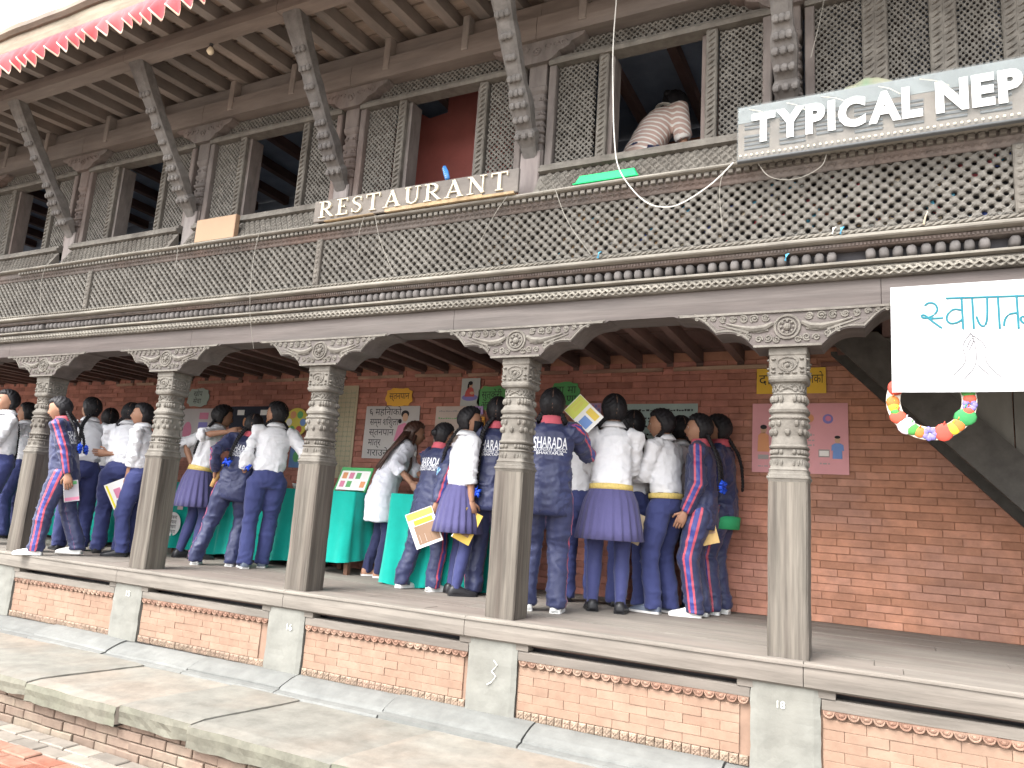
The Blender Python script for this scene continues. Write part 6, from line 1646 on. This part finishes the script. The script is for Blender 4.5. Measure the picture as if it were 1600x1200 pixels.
person('girl in white shirt and pleated skirt leaning right with hand on a shoulder', -5.85, 1.14, -75, 1.62, 'skirt', lean=13, hips=(.0, -.02), feet=((.05, .0), (-.06, -.06)), hands=((W_, -5.36, .96, 1.255), (W_, -6.04, 1.10, .86)), yaw=0, pitch=6, belt=True, hair='one', braid_len=.20, sleeve=.12)
p9 = person('tracksuit student with white shoes between two white shirts, legs apart, leaning right', -5.13, .86, -14, 1.50, 'track', lean=10, side=9, hips=(.02, 0), pelz=.505, feet=((.055, .0), (-.15, -.02)), hands=('front', (W_, -5.30, .76, .80)), hair='braids', shoes='white', ribbon=RIB, braid_len=.22, text=True, pitch=8)
p10 = person('girl in white shirt and dark trousers left of the third pillar, magazine under her hand', -4.83, 1.00, 4, 1.60, 'trousers', lean=6, side=3, hands=((W_, -4.53, 1.30, .80), (-.135, .045, .505)), yaw=50, hair='braids', bf=True, shoes='grey', sleeve=.55, feet=((.03, .05), (-.07, -.03)))
person('woman in long white coat with loose brown hair bending over the table, facing right', -3.80, 1.47, -84, 1.55, 'coat', lean=27, hips=(0, -.03), feet=((.06, .0), (-.05, -.06)), hands=((W_, -3.36, 1.24, .80), (W_, -3.30, 1.52, .80)), pitch=4, hair='long', hairm=HAIRB, shoes='bare', sleeve=.45, group='visitors', cat='person')
p12 = person('short tracksuit student at the floor-length teal cloth holding a magazine behind', -2.95, .90, -45, 1.395, 'track', lean=9, feet=((.06, .02), (-.12, -.05)), hands=((W_, -2.80, .74, .62), 'front'), yaw=-12, pitch=10, hair='bun', shoes='white', text=True)
p13 = person('skirted girl with black face mask and one braid holding a yellow booklet', -2.67, .88, -70, 1.51, 'skirt', lean=4, hands=((.12, .03, .47), 'front'), yaw=-22, hair='one', braids=(-1,), braid_len=.22, ribbon=RIBP, mask=True, sleeve=.42)
person('tracksuit girl with very long braid half behind the middle pillar', -2.44, 1.00, -10, 1.61, 'track', lean=3, hands=('front', 'front'), hair='one', braids=(-1,), braid_len=.36, ribbon=RIB, text=True)
person('dark-haired student behind the table, only head and shoulder showing left of the middle pillar', -2.74, 1.66, 0, 1.62, 'trousers', hands=('front', 'front'), hair='bun')
p15 = person('tall student in navy tracksuit right of the middle pillar, back turned, two braids', -1.765, .56, 0, 1.585, 'track', lean=2, hands=((.075, .14, .80), 'chest'), hair='braids', bf=True, shoes='white', text=True, girth=1.0, stance=1.05)
person('girl in white shirt and pleated violet-navy skirt seen from behind, centre of crowd', -1.44, .97, 0, 1.615, 'skirt', lean=3, hands=('front', 'front'), hair='braids', bf=True, belt=True, yaw=12, sleeve=.95)
person('white-shirted student in trousers just behind the violet-skirted girl', -1.42, 1.40, 0, 1.56, 'trousers', hands=('front', 'front'), hair='braids', bf=True)
person('student hidden between the tall tracksuit and the violet-skirted girl', -1.80, 1.36, 0, 1.53, 'trousers', hands=('front', 'front'), hair='one')
person('girl in white shirt, yellow belt and navy trousers facing left with arms raised forward', -1.12, 1.32, 60, 1.555, 'trousers', lean=4, hands=('chest', 'front'), yaw=22, pitch=6, belt=True, hair='braids', bf=True, shoes='grey', sleeve=.95)
person('student in pinkish shirt hidden behind the yellow-belted girl', -1.10, 1.70, 20, 1.56, 'trousers', hands=('front', 'front'), hair='one')
p21 = person('tracksuit student in white trainers facing left near the right end, arm hanging', -.87, 1.38, 82, 1.52, 'track', lean=2, hands=('down', (-.115, .06, .49)), yaw=8, hair='braids', braid_len=.22, ribbon=RIB, shoes='white', stance=.8)
person('rearmost tracksuit student at the right with a green hem against the brick wall', -.79, 1.70, 74, 1.565, 'track', lean=2, hands=('front', 'chest'), yaw=12, hair='braids', braid_len=.22, shoes='white', band=True, braids=(1,), stance=.8)
person('person in pink and white striped tee sitting bent over inside the upper window', -1.20, .60, -48, 1.62, 'tee', lean=30, fold=.4, pelz=.325, feet=((.07, .24), (-.07, .22)), hands=('down', 'front'), pitch=35, hair='bun', sleeve=.08, floor=2.752, group='visitors')

st2 = thing('stool', (-1.16, .60, 2.752), 'dark wooden stool under the seated person at the upper window', 'stool')
b = MB(); b.box(-1.34, -.98, .45, .75, 3.16, 3.20); b.build('seat', TBLW, st2)
for dx in (-.15, .15):
    for dy in (-.12, .12): b = MB(); b.box(-1.16 + dx - .02, -1.16 + dx + .02, .60 + dy - .02, .60 + dy + .02, 2.752, 3.159); b.build('leg', TBLW, st2)

YCOV = plain('yellow_cover', (.66, .46, .10), .6, .1); WCOV = plain('white_cover', (.72, .71, .68), .5, .05); TANC = plain('tan_cover', (.50, .34, .14), .6, .1); PGS = plain('page_edges', (.68, .66, .60))
PICT = [plain('cover_olive', (.25, .22, .10)), plain('cover_dark', (.10, .08, .06)), ORP, YELP, REDP, plain('cover_yellow', (.78, .68, .05)), plain('cover_brown', (.28, .18, .12))]
def hold(p_, k, right=0., up_=0., near=.03):
    """a point by a hand: offsets to the viewer's right, up and towards the viewer"""
    q = p_[1][k][0]; a0 = math.atan2(-(q[0] - MEET[0]), q[1] - MEET[1]); return q + A3(math.cos(a0), math.sin(a0), 0) * right + A3(math.sin(a0), -math.cos(a0), 0) * near + A3(0, 0, up_)
booklet('magazine', hold(p7, 1, -.03, -.08), 28, 0, .20, .27, 'white magazine with yellow spine held low beside the second pillar', WCOV, PGS, [(-.45, -.36, -.45, .45, PICT[5]), (-.2, .1, -.1, .25, PINKP), (.0, .35, -.35, .05, ORP), (-.25, -.02, -.4, -.15, GREYP)])
booklet('magazine', hold(pw, 1, .03, -.07, -.03), 12, 10, .12, .19, 'pinkish magazine in the striding tracksuit students hand', plain('pale_grey_cover', (.40, .38, .42)), PGS, [(-.48, .48, -.45, -.3, PINKP), (-.4, .4, .3, .46, GRNP)])
booklet('magazine', hold(p10, 1, .05, -.04), -22, 0, .26, .21, 'white magazine under the hand of the girl left of the third pillar', WCOV, PGS, [(-.46, -.34, -.46, .46, PICT[5]), (-.1, .3, -.2, .3, plain('pale_picture', (.55, .48, .48))), (.05, .42, -.42, -.1, plain('pale_rose', (.58, .44, .44)))])
booklet('magazine', hold(p12, 0, -.06, -.12), 24, 0, .215, .28, 'large yellow-topped magazine held behind the short tracksuit student', WCOV, PGS, [(-.48, .48, .30, .48, YCOV), (-.30, .40, .12, .26, PICT[5]), (-.35, .45, -.42, .10, PICT[6]), (-.10, .30, -.15, .06, PICT[0]), (-.30, .0, -.38, -.15, WHP), (.1, .4, -.36, -.18, PICT[1]), (-.05, .15, -.40, -.25, ORP)])
booklet('magazine', hold(p13, 0, -.03, -.11), -24, 20, .15, .25, 'yellow booklet with open pages held by the masked girl', YCOV, PGS, [(-.35, .3, -.30, -.12, PICT[6]), (-.35, .2, -.08, .0, PICT[0])], thick=.022)
booklet('magazine', (-1.60, .76, 1.395), -42, 0, .24, .17, 'bright magazine held up beside the tall tracksuit students head', WCOV, PGS, [(-.48, -.1, -.48, .48, plain('cover_lime', (.55, .60, .12))), (-.42, -.2, -.2, .35, ORP), (.05, .38, -.42, .0, BLUEP), (.0, .4, .1, .4, YELP)])
booklet('magazine', hold(p21, 1, .20, -.06, -.06), 16, 10, .12, .18, 'tan booklet behind the tracksuit student facing left', TANC, PGS, [(-.4, .4, -.1, .0, PICT[6])])
booklet('magazine', (-1.315, 1.20, .60), -20, 0, .13, .22, 'plain tan booklet hanging beside the yellow-belted girls trousers', plain('plain_tan_cover', (.58, .46, .30), .7), PGS)
ch = hold(p9, 1, 0, 0, .01)
cn = thing('paper_cone', ch - A3(0, 0, .09), 'brown rolled paper cone held by the leaning tracksuit student', 'paper cone')
b = MB(); b.tube([ch + A3(-.03, -.02, -.09), ch, ch + A3(.045, .03, .10)], [.020, .028, .034], 12); b.build('cone', M('kraft_paper', (.42, .26, .10), var=.2, scale=14), cn, smooth=True)
b = MB(); b.ball(ch + A3(.047, .032, .105), (.033, .033, .022), 10, 6); b.build('filling', WHP, cn, smooth=True)
bpy.data.objects.remove(_tmp); bpy.data.scenes.remove(TS)
